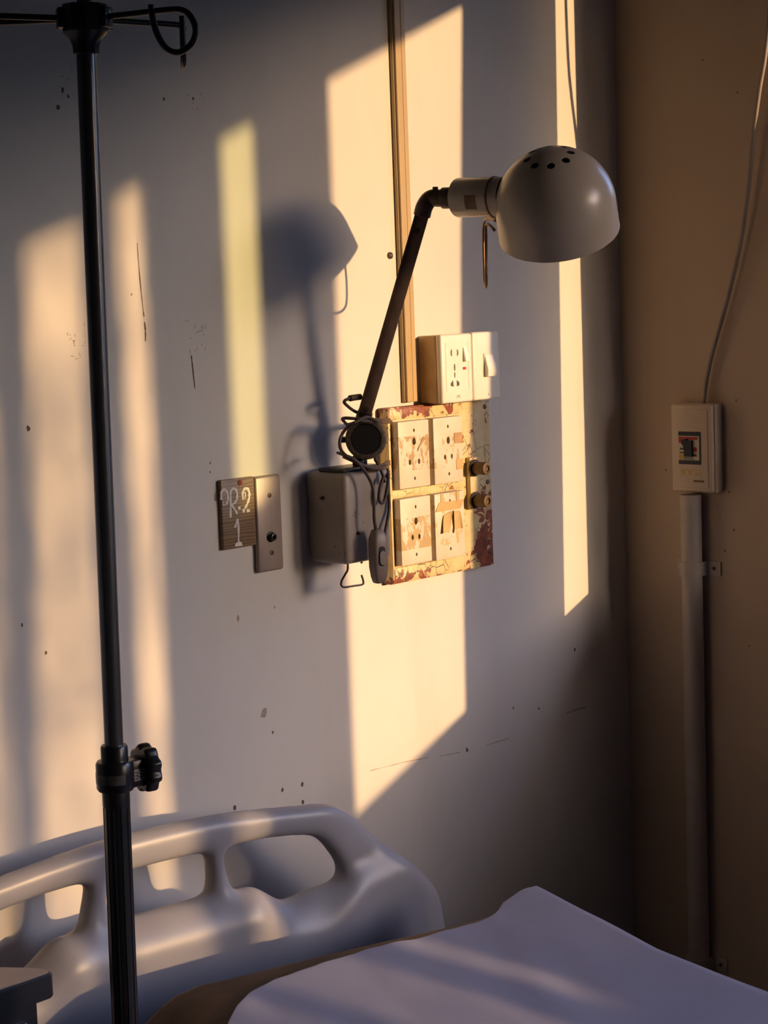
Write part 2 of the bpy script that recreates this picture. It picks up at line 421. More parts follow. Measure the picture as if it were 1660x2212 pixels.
# ------------------------------------------------------------------ marks on the walls (parts of the walls)
rng = random.Random(4)
def mark(pts, wd, mat='scuff_dark', wall='back'):
    bm = bmesh.new()
    pts = spline([Vector((p[0], 0, p[1])) for p in pts], 6)
    top_, bot_ = [], []
    for i, p in enumerate(pts):
        t = (pts[min(i + 1, len(pts) - 1)] - pts[max(i - 1, 0)]).normalized(); nrm = Vector((-t.z, 0, t.x))
        h = wd * (0.35 + 0.65 * rng.random())
        top_.append(bm.verts.new(p + nrm * h)); bot_.append(bm.verts.new(p - nrm * h))
    for i in range(len(pts) - 1): bm.faces.new((top_[i], top_[i + 1], bot_[i + 1], bot_[i]))
    for v in bm.verts:
        v.co = Vector((v.co.x, -0.0004, v.co.z)) if wall == 'back' else Vector((-0.0004, v.co.x, v.co.z))
    bm_obj('scuff_mark', bm, mat, wall_back if wall == 'back' else wall_right)
def speck(p, r, mat='scuff_dark', wall='back', ar=1.4):
    bm = bmesh.new(); n = 9
    vs = []
    for i in range(n):
        a = 2 * math.pi * i / n; k = r * (0.7 + 0.5 * rng.random())
        u, w = p[0] + k * math.cos(a), p[1] + k * ar * math.sin(a)
        vs.append(bm.verts.new((u, -0.0004, w) if wall == 'back' else (-0.0004, u, w)))
    bm.faces.new(vs)
    bm_obj('paint_chip', bm, mat, wall_back if wall == 'back' else wall_right)
mark([(-1.1997, 1.6158), (-1.1978, 1.5652), (-1.1951, 1.5246), (-1.1935, 1.5082)], 0.0010)
mark([(-1.1931, 1.5007), (-1.1922, 1.4871), (-1.1932, 1.4721)], 0.0016)
mark([(-1.1048, 1.4469), (-1.1025, 1.4244), (-1.1006, 1.3963)], 0.0013)
mark([(-0.7486, 0.7302), (-0.6553, 0.7269), (-0.6, 0.7225)], 0.0010, 'scuff_faint')
mark([(-0.57, 0.719), (-0.5143, 0.7147)], 0.0010, 'scuff_faint')
mark([(-0.4435, 0.7132), (-0.3771, 0.713)], 0.0012, 'scuff_faint')
mark([(-0.2021, 0.728), (-0.1436, 0.7288)], 0.002, 'scuff_faint')
for p, r, m_ in [((-1.4134, 1.3597), .003, 0), ((-1.2151, 1.5413), .002, 1), ((-0.9863, 0.8742), .0065, 1), ((-1.0337, 1.0342), .004, 1), ((-0.9541, 1.0395), .002, 1),
                 ((-0.909, 0.7407), .003, 0), ((-0.9095, 0.7122), .003, 0), ((-0.9541, 0.742), .0025, 0), ((-1.0589, 0.7357), .003, 0), ((-0.4952, 0.7151), .003, 0),
                 ((-0.1711, 0.8453), .003, 0), ((-0.2863, 0.7524), .002, 0), ((-0.3612, 0.7663), .002, 0), ((-1.3214, 1.8292), .003, 0), ((-1.3311, 1.805), .003, 0),
                 ((-1.3121, 1.8214), .002, 0), ((-1.0769, 1.8303), .002, 0), ((-1.1345, 1.8266), .002, 0), ((-1.4438, 1.0852), .002, 0), ((-1.4052, 1.0394), .002, 0),
                 ((-0.97, 0.8394), .002, 0), ((-1.0766, 1.2814), .0015, 0), ((-1.0775, 1.2672), .0015, 0)]:
    speck(p, r, ('scuff_dark', 'scuff_faint')[m_])
for cx, cz, n in ((-1.095, 1.475, 16), (-1.315, 1.475, 18), (-1.318, 1.84, 9), (-1.075, 1.835, 5)):   # ghosts of old tape: broken little strokes
    for _ in range(n):
        x = cx + rng.uniform(-.022, .022); z = cz + rng.uniform(-.022, .026); a = rng.uniform(0, 6.28); L = rng.uniform(.002, .008)
        mark([(x, z), (x + L * math.cos(a), z + L * math.sin(a))], 0.0007, 'scuff_faint')
for p in [(-0.2401, 1.14), (-0.2489, 1.069), (-0.2289, 1.0285), (-0.2583, 1.3114), (-0.1985, 1.9357), (-0.2714, 1.87), (-0.0991, 1.1769), (-0.2782, 0.8524)]:
    speck(p, .0016, 'scuff_dark', 'right')
bm = bmesh.new(); lathe(bm, [(.006, 0), (.0055, .003), (.002, .005)], (-0.653, 0.0, 1.5934), (0, -1, 0), 12)
bm_obj('nail_head', bm, 'rusty_bolt', wall_back)

# ------------------------------------------------------------------ bed
BR = math.radians(-8.0)
BO = Vector((-1.2, -0.128, 0))
bed = thing('hospital_bed', 'hospital bed with grey moulded plastic headboard standing against the stained wall', 'bed', BO, (0, 0, BR))
CX = -0.121
half_top = [(0, .7865), (.109, .783), (.198, .774), (.26, .766), (.302, .761), (.334, .749), (.366, .725), (.408, .682), (.447, .652), (.486, .616), (.519, .581), (.535, .533), (.54, .46), (.52, .36), (.49, .33)]
hole_r = [(.120, .7285), (.191, .7265), (.265, .716), (.293, .703), (.312, .681), (.330, .651), (.322, .635), (.270, .631), (.227, .625), (.202, .638), (.167, .661), (.131, .664), (.121, .693), (.116, .715)]
hole_c = [(-.070, .729), (.076, .729), (.085, .717), (.089, .693), (.085, .672), (.074, .665), (-.068, .665), (-.079, .672), (-.083, .693), (-.079, .717)]
def headboard_mesh():
    cu = bpy.data.curves.new('hb', 'CURVE'); cu.dimensions = '2D'; cu.fill_mode = 'BOTH'
    cu.extrude = 0.002; cu.bevel_depth = 0.018; cu.bevel_resolution = 6; cu.offset = -0.018
    def ring(pts):
        s = cu.splines.new('POLY')
        P = [Vector((p[0], p[1], 0)) for p in pts]
        q = spline([P[-1]] + P + [P[0], P[1]], 5)
        q = q[5:-6]
        s.points.add(len(q) - 1)
        for a, b in zip(s.points, q): a.co = (b.x, b.y, 0, 1)
        s.use_cyclic_u = True
    outline = half_top + [(.2, .33), (0, .33), (-.2, .33)] + [(-x, z) for x, z in reversed(half_top[1:])]
    ring(outline); ring(list(reversed(hole_r))); ring([(-x, z) for x, z in hole_r]); ring(list(reversed(hole_c)))
    o = bpy.data.objects.new('hb', cu); COL.objects.link(o)
    bpy.context.view_layer.update()
    me = bpy.data.meshes.new_from_object(o.evaluated_get(bpy.context.evaluated_depsgraph_get()))
    bpy.data.objects.remove(o); bpy.data.curves.remove(cu)
    o = bpy.data.objects.new('hb', me); COL.objects.link(o)
    r = o.modifiers.new('r', 'REMESH'); r.mode = 'VOXEL'; r.voxel_size = 0.0048
    sm = o.modifiers.new('s', 'SMOOTH'); sm.iterations = 6; sm.factor = 0.5
    bpy.context.view_layer.update()
    me2 = bpy.data.meshes.new_from_object(o.evaluated_get(bpy.context.evaluated_depsgraph_get()))
    bpy.data.objects.remove(o); bpy.data.meshes.remove(me)
    def ss(a, b, x):
        t = min(1, max(0, (x - a) / (b - a))); return t * t * (3 - 2 * t)
    for v in me2.vertices:
        u, z, d = v.co.x, v.co.y, v.co.z
        au = abs(u)
        # the solid lower panel swells forward; its crest dips below the two outer hand holes
        crest = 0.658 - 0.045 * ss(.155, .23, au) + 0.05 * ss(.27, .38, au)
        bulge = 0.022 * ss(crest + .016, crest - .045, z) if d > 0 else 0.0
        bulge *= ss(.55, .42, au)
        # knuckles under the two posts
        kn = math.exp(-((au - .150) / .035) ** 2) * ss(.690, .660, z) * ss(.57, .63, z) * 0.006 if d > 0 else 0
        fwd = 0.006 * ss(.69, .77, z) * ss(.38, .30, au)            # top rail leans out a little
        if d > 0 and au > .32 and z < .67:                          # sunk field inside the raised outer lip
            dist = min(((au - (x0 + (x1 - x0) * q / 4)) ** 2 + (z - (y0 + (y1 - y0) * q / 4)) ** 2) for (x0, y0), (x1, y1) in zip(half_top[6:13], half_top[7:14]) for q in range(5)) ** .5
            bulge -= 0.006 * ss(.010, .045, dist) * ss(.32, .38, au)
        v.co = Vector((u + CX, -(d * (1.0) + bulge + kn + fwd), z))
    b = bmesh.new(); b.from_mesh(me2)
    for _ in range(18): bmesh.ops.smooth_vert(b, verts=b.verts[:], factor=.5, use_axis_x=True, use_axis_y=True, use_axis_z=True)
    b.to_mesh(me2); b.free()
    return me2
hb_mesh = headboard_mesh()
me_obj('headboard', hb_mesh, 'bed_plastic', bed, smooth=True)
bm = bmesh.new()
for a in (-.30, .26): box(bm, a - .02, a + .02, -2.10, -.03, .31, .37, .006)
for y in (-.06, -1.05, -2.05): box(bm, -.30, .26, y - .02, y + .02, .31, .37, .006)
bm_obj('frame', bm, 'bed_steel', bed)
bm_obj('deck', boxbm(-.31, .27, -2.06, -.87, .37, .39, .004), 'bed_steel', bed)
bm = boxbm(-.31, .27, -.86, -.22, 0, .014, .003)
for v in bm.verts: v.co.z += .374 + (v.co.y + .86) * .176
bm_obj('back_rest_panel', bm, 'bed_steel', bed)
for a in (-.30, .26):
    for y in (-.12, -2.0):
        l_ = bm_obj('leg', boxbm(a - .022, a + .022, y - .022, y + .022, .10, .32, .004), 'bed_steel', bed)
        bm = bmesh.new(); cyl(bm, (a - .016, y, .055), (a + .016, y, .055), .055, 24, .006)
        bm_obj('caster', bm, 'black_plastic', l_)
f_ = me_obj('footboard', hb_mesh, 'bed_plastic', bed, loc=(0, -2.13, -.06))

MR = math.radians(-10.0); MO = Vector((-1.2, -.235, 0)); MTH = .095
def plane_z(L):                                     # the head half of the mattress is propped up
    return .62 - .176 * (min(L, .74) - .075) - (.004 if L > .74 else 0)
prof = [(-.293, -MTH), (-.293, -.062), (-.286, -.050), (-.272, -.036), (-.247, -.018), (-.222, -.0065), (-.186, -.001), (-.12, 0), (0, 0), (.12, 0), (.24, 0), (.33, 0), (.372, -.002), (.392, -.008), (.402, -.018), (.406, -.036), (.406, -MTH)]
def mat_top(a):
    for (x0, z0), (x1, z1) in zip(prof[1:], prof[2:]):
        if x0 <= a <= x1: return z0 + (z1 - z0) * (a - x0) / (x1 - x0)
    return -.06
def mat_start(a): return .068 + (a + .18) * .077
st = [(0, .050, .02), (.002, .028, .012), (.010, .011, .005), (.026, .003, .001), (.06, 0, 0)] + [(.06 + i * .12, 0, 0) for i in range(1, 15)] + [(1.78, .003, .001), (1.798, .012, .005), (1.806, .030, .012), (1.808, .055, .02)]
bm = bmesh.new(); rings = []
for D, dz, din in st:
    row = []
    for i, (a, z) in enumerate(prof):
        L = mat_start(a) * (1 - D / 1.808) + D * 1.03
        zz = max(z - dz if z > -.06 else z, -MTH)
        wob = 0.0012 * math.sin(a * 37 + L * 23) if 0 < i < len(prof) - 1 else 0
        row.append(bm.verts.new((a + (din if a < .06 else -din), -L, plane_z(L) + zz + wob)))
    rings.append(row)
for A_, B_ in zip(rings, rings[1:]):
    for i in range(len(prof) - 1): bm.faces.new((A_[i], A_[i + 1], B_[i + 1], B_[i]))
    bm.faces.new((A_[-1], A_[0], B_[0], B_[-1]))
bm.faces.new(rings[0]); bm.faces.new(list(reversed(rings[-1])))
mt = bm_obj('mattress', bm, 'mattress_cover', loc=MO, smooth=50); mt.rotation_euler = (0, 0, MR)
tag(mt, 'brown covered mattress showing along the headboard from under the white sheet', 'mattress')

edge_pts = [(-.36, .62), (-.32, .42), (-.29, .33), (-.25, .245), (-.214, .200), (-.18, .172), (-.147, .153), (-.10, .140), (-.06, .137), (0, .136), (.06, .133), (.128, .137), (.206, .140), (.284, .141), (.30, .134), (.33, .114), (.37, .104), (.41, .102)]
right_pts = [(.10, .409), (.23, .421), (.338, .428), (.43, .450), (.505, .472), (.7, .49), (2.0, .50)]
def lerp_tab(tab, a):
    if a <= tab[0][0]: return tab[0][1]
    for (x0, l0), (x1, l1) in zip(tab, tab[1:]):
        if a <= x1: return l0 + (l1 - l0) * (a - x0) / (x1 - x0)
    return tab[-1][1]
cols = [(-.36 + .01 * i) for i in range(78)]
bm = bmesh.new(); grid = []
NL = 160
for a in cols + ['h1', 'h2', 'h3', 'h4', 'h5']:
    row = []
    av = .41 if isinstance(a, str) else a
    l0 = lerp_tab(edge_pts, av)
    for j in range(NL + 1):
        t = (j / NL) ** 1.35
        L = l0 + (1.80 - l0) * t
        p = Vector((av * 3.2, L * 1.6, 0.3))
        wr = 0.0040 * noise.noise(p * 1.6) + 0.0026 * noise.noise(Vector((av * 3 + L * 5, L * 2 - av * 8, 7)) * 1.7) + 0.0013 * noise.noise(p * 7)
        lift = 0.001 * math.exp(-((av - .41) / .05) ** 2 - ((L - .10) / .06) ** 2)
        curl = 0.002 * math.exp(-((L - l0) / .02) ** 2) * (0.5 + noise.noise(Vector((av * 30, 0, 2))))
        P0 = plane_z(L); ar = lerp_tab(right_pts, L)
        if isinstance(a, str):
            k = int(a[1]); x = ar + (.006, .010, .012, .013, .015)[k - 1]; z = P0 + (-.006, -.030, -.07, -.13, -.19)[k - 1] + wr * .3 + lift
            x += .006 * math.sin(L * 14) * k / 5
            row.append(bm.verts.new((x, -L, z)))
        else:
            off = .0045; x = a
            if a > .30:
                base = 0; x = .30 + (a - .30) / .11 * (ar - .30)
            elif a >= -.284: base = mat_top(a)
            else:                                           # hangs down the left side
                base = -.050 - (-.284 - a) * 1.4; x = -.301 - (-.284 - a) * .10 + 0.004 * math.sin(L * 11); off = 0
            row.append(bm.verts.new((x, -L, P0 + base + off + max(wr, -.003) + lift + curl)))
    grid.append(row)
for A_, B_ in zip(grid, grid[1:]):
    for j in range(NL): bm.faces.new((A_[j], A_[j + 1], B_[j + 1], B_[j]))
sh = bm_obj('bed_sheet', bm, 'sheet_cotton', loc=MO, smooth=True); sh.rotation_euler = (0, 0, MR)
sd = sh.modifiers.new('thickness', 'SOLIDIFY'); sd.thickness = 0.0015
tag(sh, 'rumpled white cotton sheet spread over the brown mattress', 'sheet')

# ------------------------------------------------------------------ bedside cabinet (bottom left corner)
ct = thing('bedside_cabinet', 'dark steel bedside cabinet corner left of the drip stand', 'cabinet', (-1.85, -.25, 0))
top_poly = [(-2.12, -.287), (-1.637, -.284), (-1.631, -.279), (-1.633, -.266), (-1.640, -.250), (-1.664, -.212), (-1.675, -.203), (-2.12, -.203)]
bm = prism(bmesh.new(), top_poly, 'z', .666, .6985)
bmesh.ops.bevel(bm, geom=[e for e in bm.edges if abs(e.verts[0].co.z - e.verts[1].co.z) < 1e-5], offset=.002, segments=2, affect='EDGES')
bm_obj('cabinet_top_lip', shift(bm, ct.location), 'cabinet_side', ct, smooth=30)
tp = [((-1.85) + (x + 1.85) * .985, -.245 + (y + .245) * .93) for x, y in top_poly]
bm_obj('cabinet_top', shift(prism(bmesh.new(), tp, 'z', .698, .7), ct.location), 'cabinet_steel', ct)
bm_obj('cabinet_body', shift(boxbm(-2.10, -1.652, -.274, -.212, .12, .666, .003), ct.location), 'cabinet_side', ct)
d_ = bm_obj('drawer', shift(boxbm(-2.08, -1.672, -.280, -.272, .50, .645, .002), ct.location), 'cabinet_side', ct)
bm = bmesh.new(); tube(bm, [(-1.90, -.278, .57), (-1.90, -.296, .572), (-1.84, -.296, .572), (-1.84, -.278, .57)], .004, 8, 4)
bm_obj('handle', shift(bm, ct.location), 'cabinet_steel', d_)
for x in (-2.08, -1.672):
    for y in (-.264, -.222): bm_obj('leg', shift(boxbm(x - .012, x + .012, y - .008, y + .008, 0, .12, .002), ct.location), 'cabinet_side', ct)

# ------------------------------------------------------------------ drip stand
iv = thing('drip_stand', 'tall steel drip stand with black hooks standing beside the bed', 'drip stand', (-1.6495, -.4298, 0))
tilt = Vector((.68, -.73, 0)).normalized()
iv.rotation_euler = Matrix.Rotation(0.0126, 3, Vector((0, 0, 1)).cross(tilt)).to_euler()
def ivp(name, bm, mat, parent=None, smooth=40): return bm_obj(name, bm, mat, parent or iv, smooth=smooth)
camr = Vector((.68, -.733, 0)); camf = Vector((.733, .68, 0))     # across and along the line of sight
bm = bmesh.new(); cyl(bm, (0, 0, .97), (0, 0, 1.83), .0112, 28); ivp('upper_pole', bm, 'pole_steel')
bm = bmesh.new(); lathe(bm, [(.0150 + .0007 * 0, 0), (.0150, .86)], (0, 0, .115), (0, 0, 1), 40)
for k in range(10):
    a = k * math.pi / 5
    cyl(bm, (.0146 * math.cos(a), .0146 * math.sin(a), .115), (.0146 * math.cos(a), .0146 * math.sin(a), .955), .0014, 8)
ivp('lower_pole', bm, 'pole_dark')
bm = bmesh.new(); lathe(bm, [(.0158, 0), (.0163, .002), (.0163, .022), (.0156, .024)], (0, 0, .938), (0, 0, 1), 40); ivp('pole_sleeve', bm, 'pole_dark')
# clamp collar with its knob
bm = bmesh.new(); lathe(bm, [(.0205, .958), (.0225, .961), (.0225, .990), (.0208, .993), (.0165, .9935), (.0160, .996), (.0160, 1.010), (.0148, 1.012)], seg=40)
kd = (camr * .82 + camf * .57).normalized(); kz = .977
p0 = Vector((0, 0, kz - .001)); side = Vector((0, 0, 1)).cross(kd)
for q in range(1):
    b2 = boxbm(0, .036, -.013, .013, -.0165, .0165, .003)
    M4 = Matrix((kd, side, Vector((0, 0, 1)))).transposed().to_4x4(); M4.translation = p0
    bmesh.ops.transform(b2, matrix=M4, verts=b2.verts[:])
    tm = bpy.data.meshes.new('t'); b2.to_mesh(tm); b2.free(); bm.from_mesh(tm); bpy.data.meshes.remove(tm)
collar = ivp('clamp_collar', bm, 'black_plastic')
bm = bmesh.new(); x_, y_, d3 = frame_of(kd)
NP = 72; R0 = .0275; kp = Vector((0, 0, kz + .001)) + kd * .032; rings = []
for h, s in ((0, .90), (.002, .97), (.005, 1.0), (.013, 1.0), (.016, .96), (.0175, .86), (.0175, .3)):
    rings.append([bm.verts.new(kp + kd * h + (x_ * math.cos(2 * math.pi * i / NP) + y_ * math.sin(2 * math.pi * i / NP)) * (R0 * s * (1 + .075 * math.cos(9 * 2 * math.pi * i / NP)))) for i in range(NP)])
for A_, B_ in zip(rings, rings[1:]):
    for i in range(NP): bm.faces.new((A_[i], A_[(i + 1) % NP], B_[(i + 1) % NP], B_[i]))
bm.faces.new(list(reversed(rings[0]))); bm.faces.new(rings[-1])
ivp('clamp_knob', bm, 'black_plastic', collar)
bm = bmesh.new(); cyl(bm, Vector((0, 0, kz)) + kd * .02, kp + kd * .001, .008, 16); ivp('knob_shaft', bm, 'black_plastic', collar)
bm = bmesh.new()                                                     # strip of tape round the collar
arc0 = math.atan2(-camf.y, -camf.x)
seg = 28; R1 = .0229; A_, B_ = [], []
for i in range(seg + 1):
    a = arc0 - 1.75 + 2.45 * i / seg
    A_.append(bm.verts.new((R1 * math.cos(a), R1 * math.sin(a), .968))); B_.append(bm.verts.new((R1 * math.cos(a), R1 * math.sin(a), .980)))
for i in range(seg): bm.faces.new((A_[i], A_[i + 1], B_[i + 1], B_[i]))
tape = ivp('tape_band', bm, 'smoke_tape', collar)
fdir = -side if (-side).dot(camf) < side.dot(camf) else side
def on_block(name, u0, u1, z0, z1, mat, par, lift):                  # flat paper on the near cheek of the clamp block
    bm = bmesh.new(); n_ = fdir * (.0130 + lift)
    vs = [bm.verts.new(kd * u + n_ + Vector((0, 0, z))) for u, z in ((u0, z0), (u1, z0), (u1, z1), (u0, z1))]
    bm.faces.new(vs); return ivp(name, bm, mat, par, smooth=False)
paper = on_block('paper_label', .0185, .033, .9675, .9815, 'label_paper', collar, .0003)
for i, (u, z) in enumerate(((.0205, .970), (.0205, .974), (.0205, .978), (.0255, .9795), (.0255, .976), (.0255, .9725), (.0295, .974), (.0295, .9785))):
    on_block('ink_mark', u - .0012, u + (.0026 if i % 2 else .0018), z - .0007, z + .0008, 'blue_ink', paper, .0006)
for i, (u, z) in enumerate(((.0225, .972), (.0225, .977), (.0275, .971), (.0275, .975))):
    on_block('ink_mark', u - .0005, u + .0005, z - .002, z + .0015, 'blue_ink', paper, .0006)
# head: hub, nut and four hooks
bm = bmesh.new(); lathe(bm, [(.0150, 1.808), (.0152, 1.812), (.0158, 1.817), (.0190, 1.825), (.0245, 1.830), (.0262, 1.832), (.0268, 1.836), (.0268, 1.858), (.0255, 1.862), (.012, 1.864)], seg=10)
for k in range(4):
    a = math.radians((-20, 40, 168, 197)[k]); dd = camr * math.cos(a) + camf * math.sin(a); sd_ = Vector((0, 0, 1)).cross(dd)
    b2 = boxbm(.012, .0315, -.009, .009, -.0115, .0115, .002)
    M4 = Matrix((dd, sd_, Vector((0, 0, 1)))).transposed().to_4x4(); M4.translation = Vector((0, 0, 1.847))
    bmesh.ops.transform(b2, matrix=M4, verts=b2.verts[:])
    tm = bpy.data.meshes.new('t'); b2.to_mesh(tm); b2.free(); bm.from_mesh(tm); bpy.data.meshes.remove(tm)
hub = ivp('hub', bm, 'black_plastic', smooth=30)
bm = bmesh.new(); lathe(bm, [(.006, 0), (.0085, .002), (.0085, .016), (.007, .019), (.003, .030)], (0, 0, 1.862), (0, 0, 1), 10); ivp('top_nut', bm, 'black_plastic', hub, smooth=30)
def hook(ang, reach, curl_ang, name='hook'):
    a = math.radians(ang); d = camr * math.cos(a) + camf * math.sin(a)
    c = math.radians(curl_ang); e = camr * math.cos(c) + camf * math.sin(c)
    Z = Vector((0, 0, 1)); o = Vector((0, 0, 1.847))
    pts = [o + d * .02, o + d * (reach * .5) + Z * .001, o + d * (reach - .03) + Z * .002]
    q = o + d * (reach - .006) + Z * .001
    # the rod turns over, dips and comes back up to an open tip
    pts += [q + e * .0 - Z * .000, q + e * .011 - Z * .008, q + e * .016 - Z * .023, q + e * .010 - Z * .038, q - e * .005 - Z * .046, q - e * .019 - Z * .040, q - e * .029 - Z * .022, q - e * .033 - Z * .002, q - e * .0335 + Z * .007]
    bm = bmesh.new(); tube(bm, pts, .0036, 10, 7); ivp(name, bm, 'black_plastic', smooth=True)
hook(-20, .126, -8); hook(40, .138, 96); hook(168, .20, 160); hook(197, .20, 200)
bm = bmesh.new(); lathe(bm, [(.030, .075), (.034, .08), (.034, .11), (.018, .125)], seg=24); base = ivp('base_hub', bm, 'pole_dark')
for k in range(5):
    a = 2 * math.pi * k / 5 + .3; c, s = math.cos(a), math.sin(a)
    bm = bmesh.new(); tube(bm, [(.02 * c, .02 * s, .095), (.13 * c, .13 * s, .088), (.25 * c, .25 * s, .066)], .011, 12, 5); lg = ivp('leg', bm, 'pole_dark')
    bm = bmesh.new(); cyl(bm, (.25 * c - .009 * s, .25 * s + .009 * c, .026), (.25 * c + .009 * s, .25 * s - .009 * c, .026), .026, 20, .004); ivp('caster', bm, 'black_plastic', lg)
    bm = bmesh.new(); cyl(bm, (.25 * c, .25 * s, .045), (.25 * c, .25 * s, .066), .006, 10); ivp('caster_stem', bm, 'pole_dark', lg)

# ------------------------------------------------------------------ things on the back wall
# trunking
tr = thing('cable_trunking', 'narrow cream cable trunking running up the wall behind the lamp arm', 'trunking', (-.621, 0, 1.346))
bm_obj('trunking_base', shift(boxbm(-.636, -.606, -.008, 0, 1.346, 2.95, .001), tr.location), 'trunking_plastic', tr)
bm_obj('trunking_lid', shift(boxbm(-.634, -.6195, -.0125, -.008, 1.346, 2.95, .001), tr.location), 'trunking_plastic', tr)
bm_obj('trunking_lid', shift(boxbm(-.6180, -.608, -.0115, -.008, 1.346, 2.95, .001), tr.location), 'trunking_plastic', tr)

# painted board with four sockets
pn = thing('socket_board', 'old cream board with peeling paint holding four socket plates and brass terminals', 'socket board', (-.697, 0, 1.042))
PX = pn.location
bm = boxbm(-.697, -.425, -.0175, 0, 1.042, 1.340, .002)
bm_obj('board', shift(bm, PX), 'peeling_paint', pn, smooth=30)
for nm, b in (('board_rail', (-.692, -.505, -.0205, -.016, 1.1885, 1.2010, .0015)), ('board_rail', (-.692, -.510, -.0205, -.016, 1.045, 1.0695, .0015)),
              ('board_rail', (-.692, -.510, -.0200, -.016, 1.319, 1.338, .0015)), ('board_stile', (-.6965, -.6905, -.0225, -.016, 1.044, 1.339, .0015))):
    bm_obj(nm, shift(boxbm(*b), PX), 'peeling_paint', pn, smooth=30)
plates = [((-.6875, 1.2035, -.610, 1.3163), [(-.648, 1.3003), (-.6494, 1.2191)], [(-.6484, 1.2815, .0043, .0062), (-.6608, 1.2472, .0030, .0048), (-.6375, 1.247, .0030, .0048)]),
          ((-.5985, 1.2026, -.523, 1.3163), [(-.5605, 1.3003), (-.5608, 1.2186)], [(-.5607, 1.2764, .0043, .0062), (-.5704, 1.2483, .0028, .0045), (-.5526, 1.2484, .0028, .0045)]),
          ((-.6890, 1.0741, -.6122, 1.187), [(-.6503, 1.171), (-.6518, 1.0898)], [(-.6506, 1.1467, .0043, .0062), (-.6603, 1.1199, .0028, .0046), (-.6432, 1.1195, .0028, .0046)]),
          ((-.6015, 1.0722, -.5240, 1.1865), [(-.5617, 1.1718), (-.5632, 1.0889)], [(-.562, 1.1467, .0043, .0062), (-.5547, 1.1192, .0030, .0046)])]
sock_lbl = ['socket plate, upper left, with torn brown tape', 'socket plate, upper right', 'socket plate, lower left, smeared with old glue', 'socket plate, lower right, with yellowed paper tape']
for i, ((x0, z0, x1, z1), screws, pins) in enumerate(plates):
    c = Vector(((x0 + x1) / 2, -.0175, (z0 + z1) / 2))
    body = shift(boxbm(x0, x1, -.0365, -.0170, z0, z1, .0016), c)
    cutb = bmesh.new()
    for (px, pz, rx, rz) in pins + [(s[0], s[1], .0022, .0030) for s in screws]:
        deep = .016 if rx > .0024 else .004
        n = 14; poly = [(px - c.x + rx * math.cos(2 * math.pi * k / n), pz - c.z + rz * math.sin(2 * math.pi * k / n)) for k in range(n)]
        prism(cutb, poly, 'y', -.03, -.019 + deep)
    me = cut(body, cutb)
    o = me_obj('socket_plate', me, 'socket_plastic_%s' % 'abcd'[i], pn, c - PX, smooth=30)
    o['label'] = sock_lbl[i]
    for s in screws:
        bm = bmesh.new(); cyl(bm, (s[0] - c.x, -.0145, s[1] - c.z), (s[0] - c.x, -.0172, s[1] - c.z), .0017, 10); bm_obj('screw', bm, 'rusty_bolt', o)
    for (px, pz, rx, rz) in pins:
        bm = bmesh.new(); n = 12
        prism(bm, [(px - c.x + rx * .96 * math.cos(2 * math.pi * k / n), pz - c.z + rz * .96 * math.sin(2 * math.pi * k / n)) for k in range(n)], 'y', -.0045, -.0030); bm_obj('pin_hole', bm, 'black_hole', o)
# curling scraps of paper tape on the lower right plate and a torn strip on the upper left one
def scrap(poly, mat, y0, name, curl=0.003):
    bm = bmesh.new()
    us = [p[0] for p in poly]; mx, mn = max(us), min(us)
    n = 8; rows = []
    for k in range(n + 1):
        t = k / n; x = mn + (mx - mn) * t
        zs = []
        for (ax, az), (bx, bz) in zip(poly, poly[1:] + poly[:1]):
            if min(ax, bx) - 1e-9 <= x <= max(ax, bx) + 1e-9 and abs(ax - bx) > 1e-9: zs.append(az + (bz - az) * (x - ax) / (bx - ax))
        rows.append((x, min(zs), max(zs), y0 - curl * abs(2 * t - 1) ** 3))
    vs = [[bm.verts.new((x, y, a)), bm.verts.new((x, y, b))] for x, a, b, y in rows]
    for A_, B_ in zip(vs, vs[1:]): bm.faces.new((A_[0], A_[1], B_[1], B_[0]))
    o = bm_obj(name, shift(bm, PX), mat, pn); sd = o.modifiers.new('t', 'SOLIDIFY'); sd.thickness = .0004
simple('paper_tape', (0.52, 0.35, 0.14), 0.6, var=0.12, scale=40)
simple('tape_brown', (0.40, 0.24, 0.10), 0.6, var=0.2, scale=60)
scrap([(-.5875, 1.118), (-.5825, 1.1478), (-.5600, 1.1545), (-.5655, 1.118)], 'paper_tape', -.0372, 'tape_scrap', .004)
scrap([(-.5560, 1.1205), (-.5575, 1.1545), (-.5375, 1.1525), (-.5345, 1.1220)], 'paper_tape', -.0372, 'tape_scrap', .004)
scrap([(-.6005, 1.156), (-.6000, 1.1715), (-.5250, 1.1715), (-.5255, 1.156)], 'paper_tape', -.0371, 'tape_strip', .0005)
scrap([(-.5865, 1.166), (-.5860, 1.1855), (-.5785, 1.1855), (-.5785, 1.166)], 'paper_tape', -.0371, 'tape_strip', .0003)
scrap([(-.5450, 1.166), (-.5450, 1.1855), (-.5365, 1.1855), (-.5370, 1.166)], 'paper_tape', -.0371, 'tape_strip', .0003)
scrap([(-.6420, 1.2635), (-.6400, 1.2690), (-.6230, 1.2895), (-.6215, 1.2840)], 'tape_brown', -.0372, 'tape_scrap', .002)
scrap([(-.5450, 1.2700), (-.5450, 1.2880), (-.5240, 1.2880), (-.5240, 1.2690)], 'tape_brown', -.0369, 'tape_strip', .0003)
scrap([(-.5420, 1.2240), (-.5420, 1.2420), (-.5240, 1.2420), (-.5240, 1.2240)], 'paper_tape', -.0369, 'tape_strip', .0003)
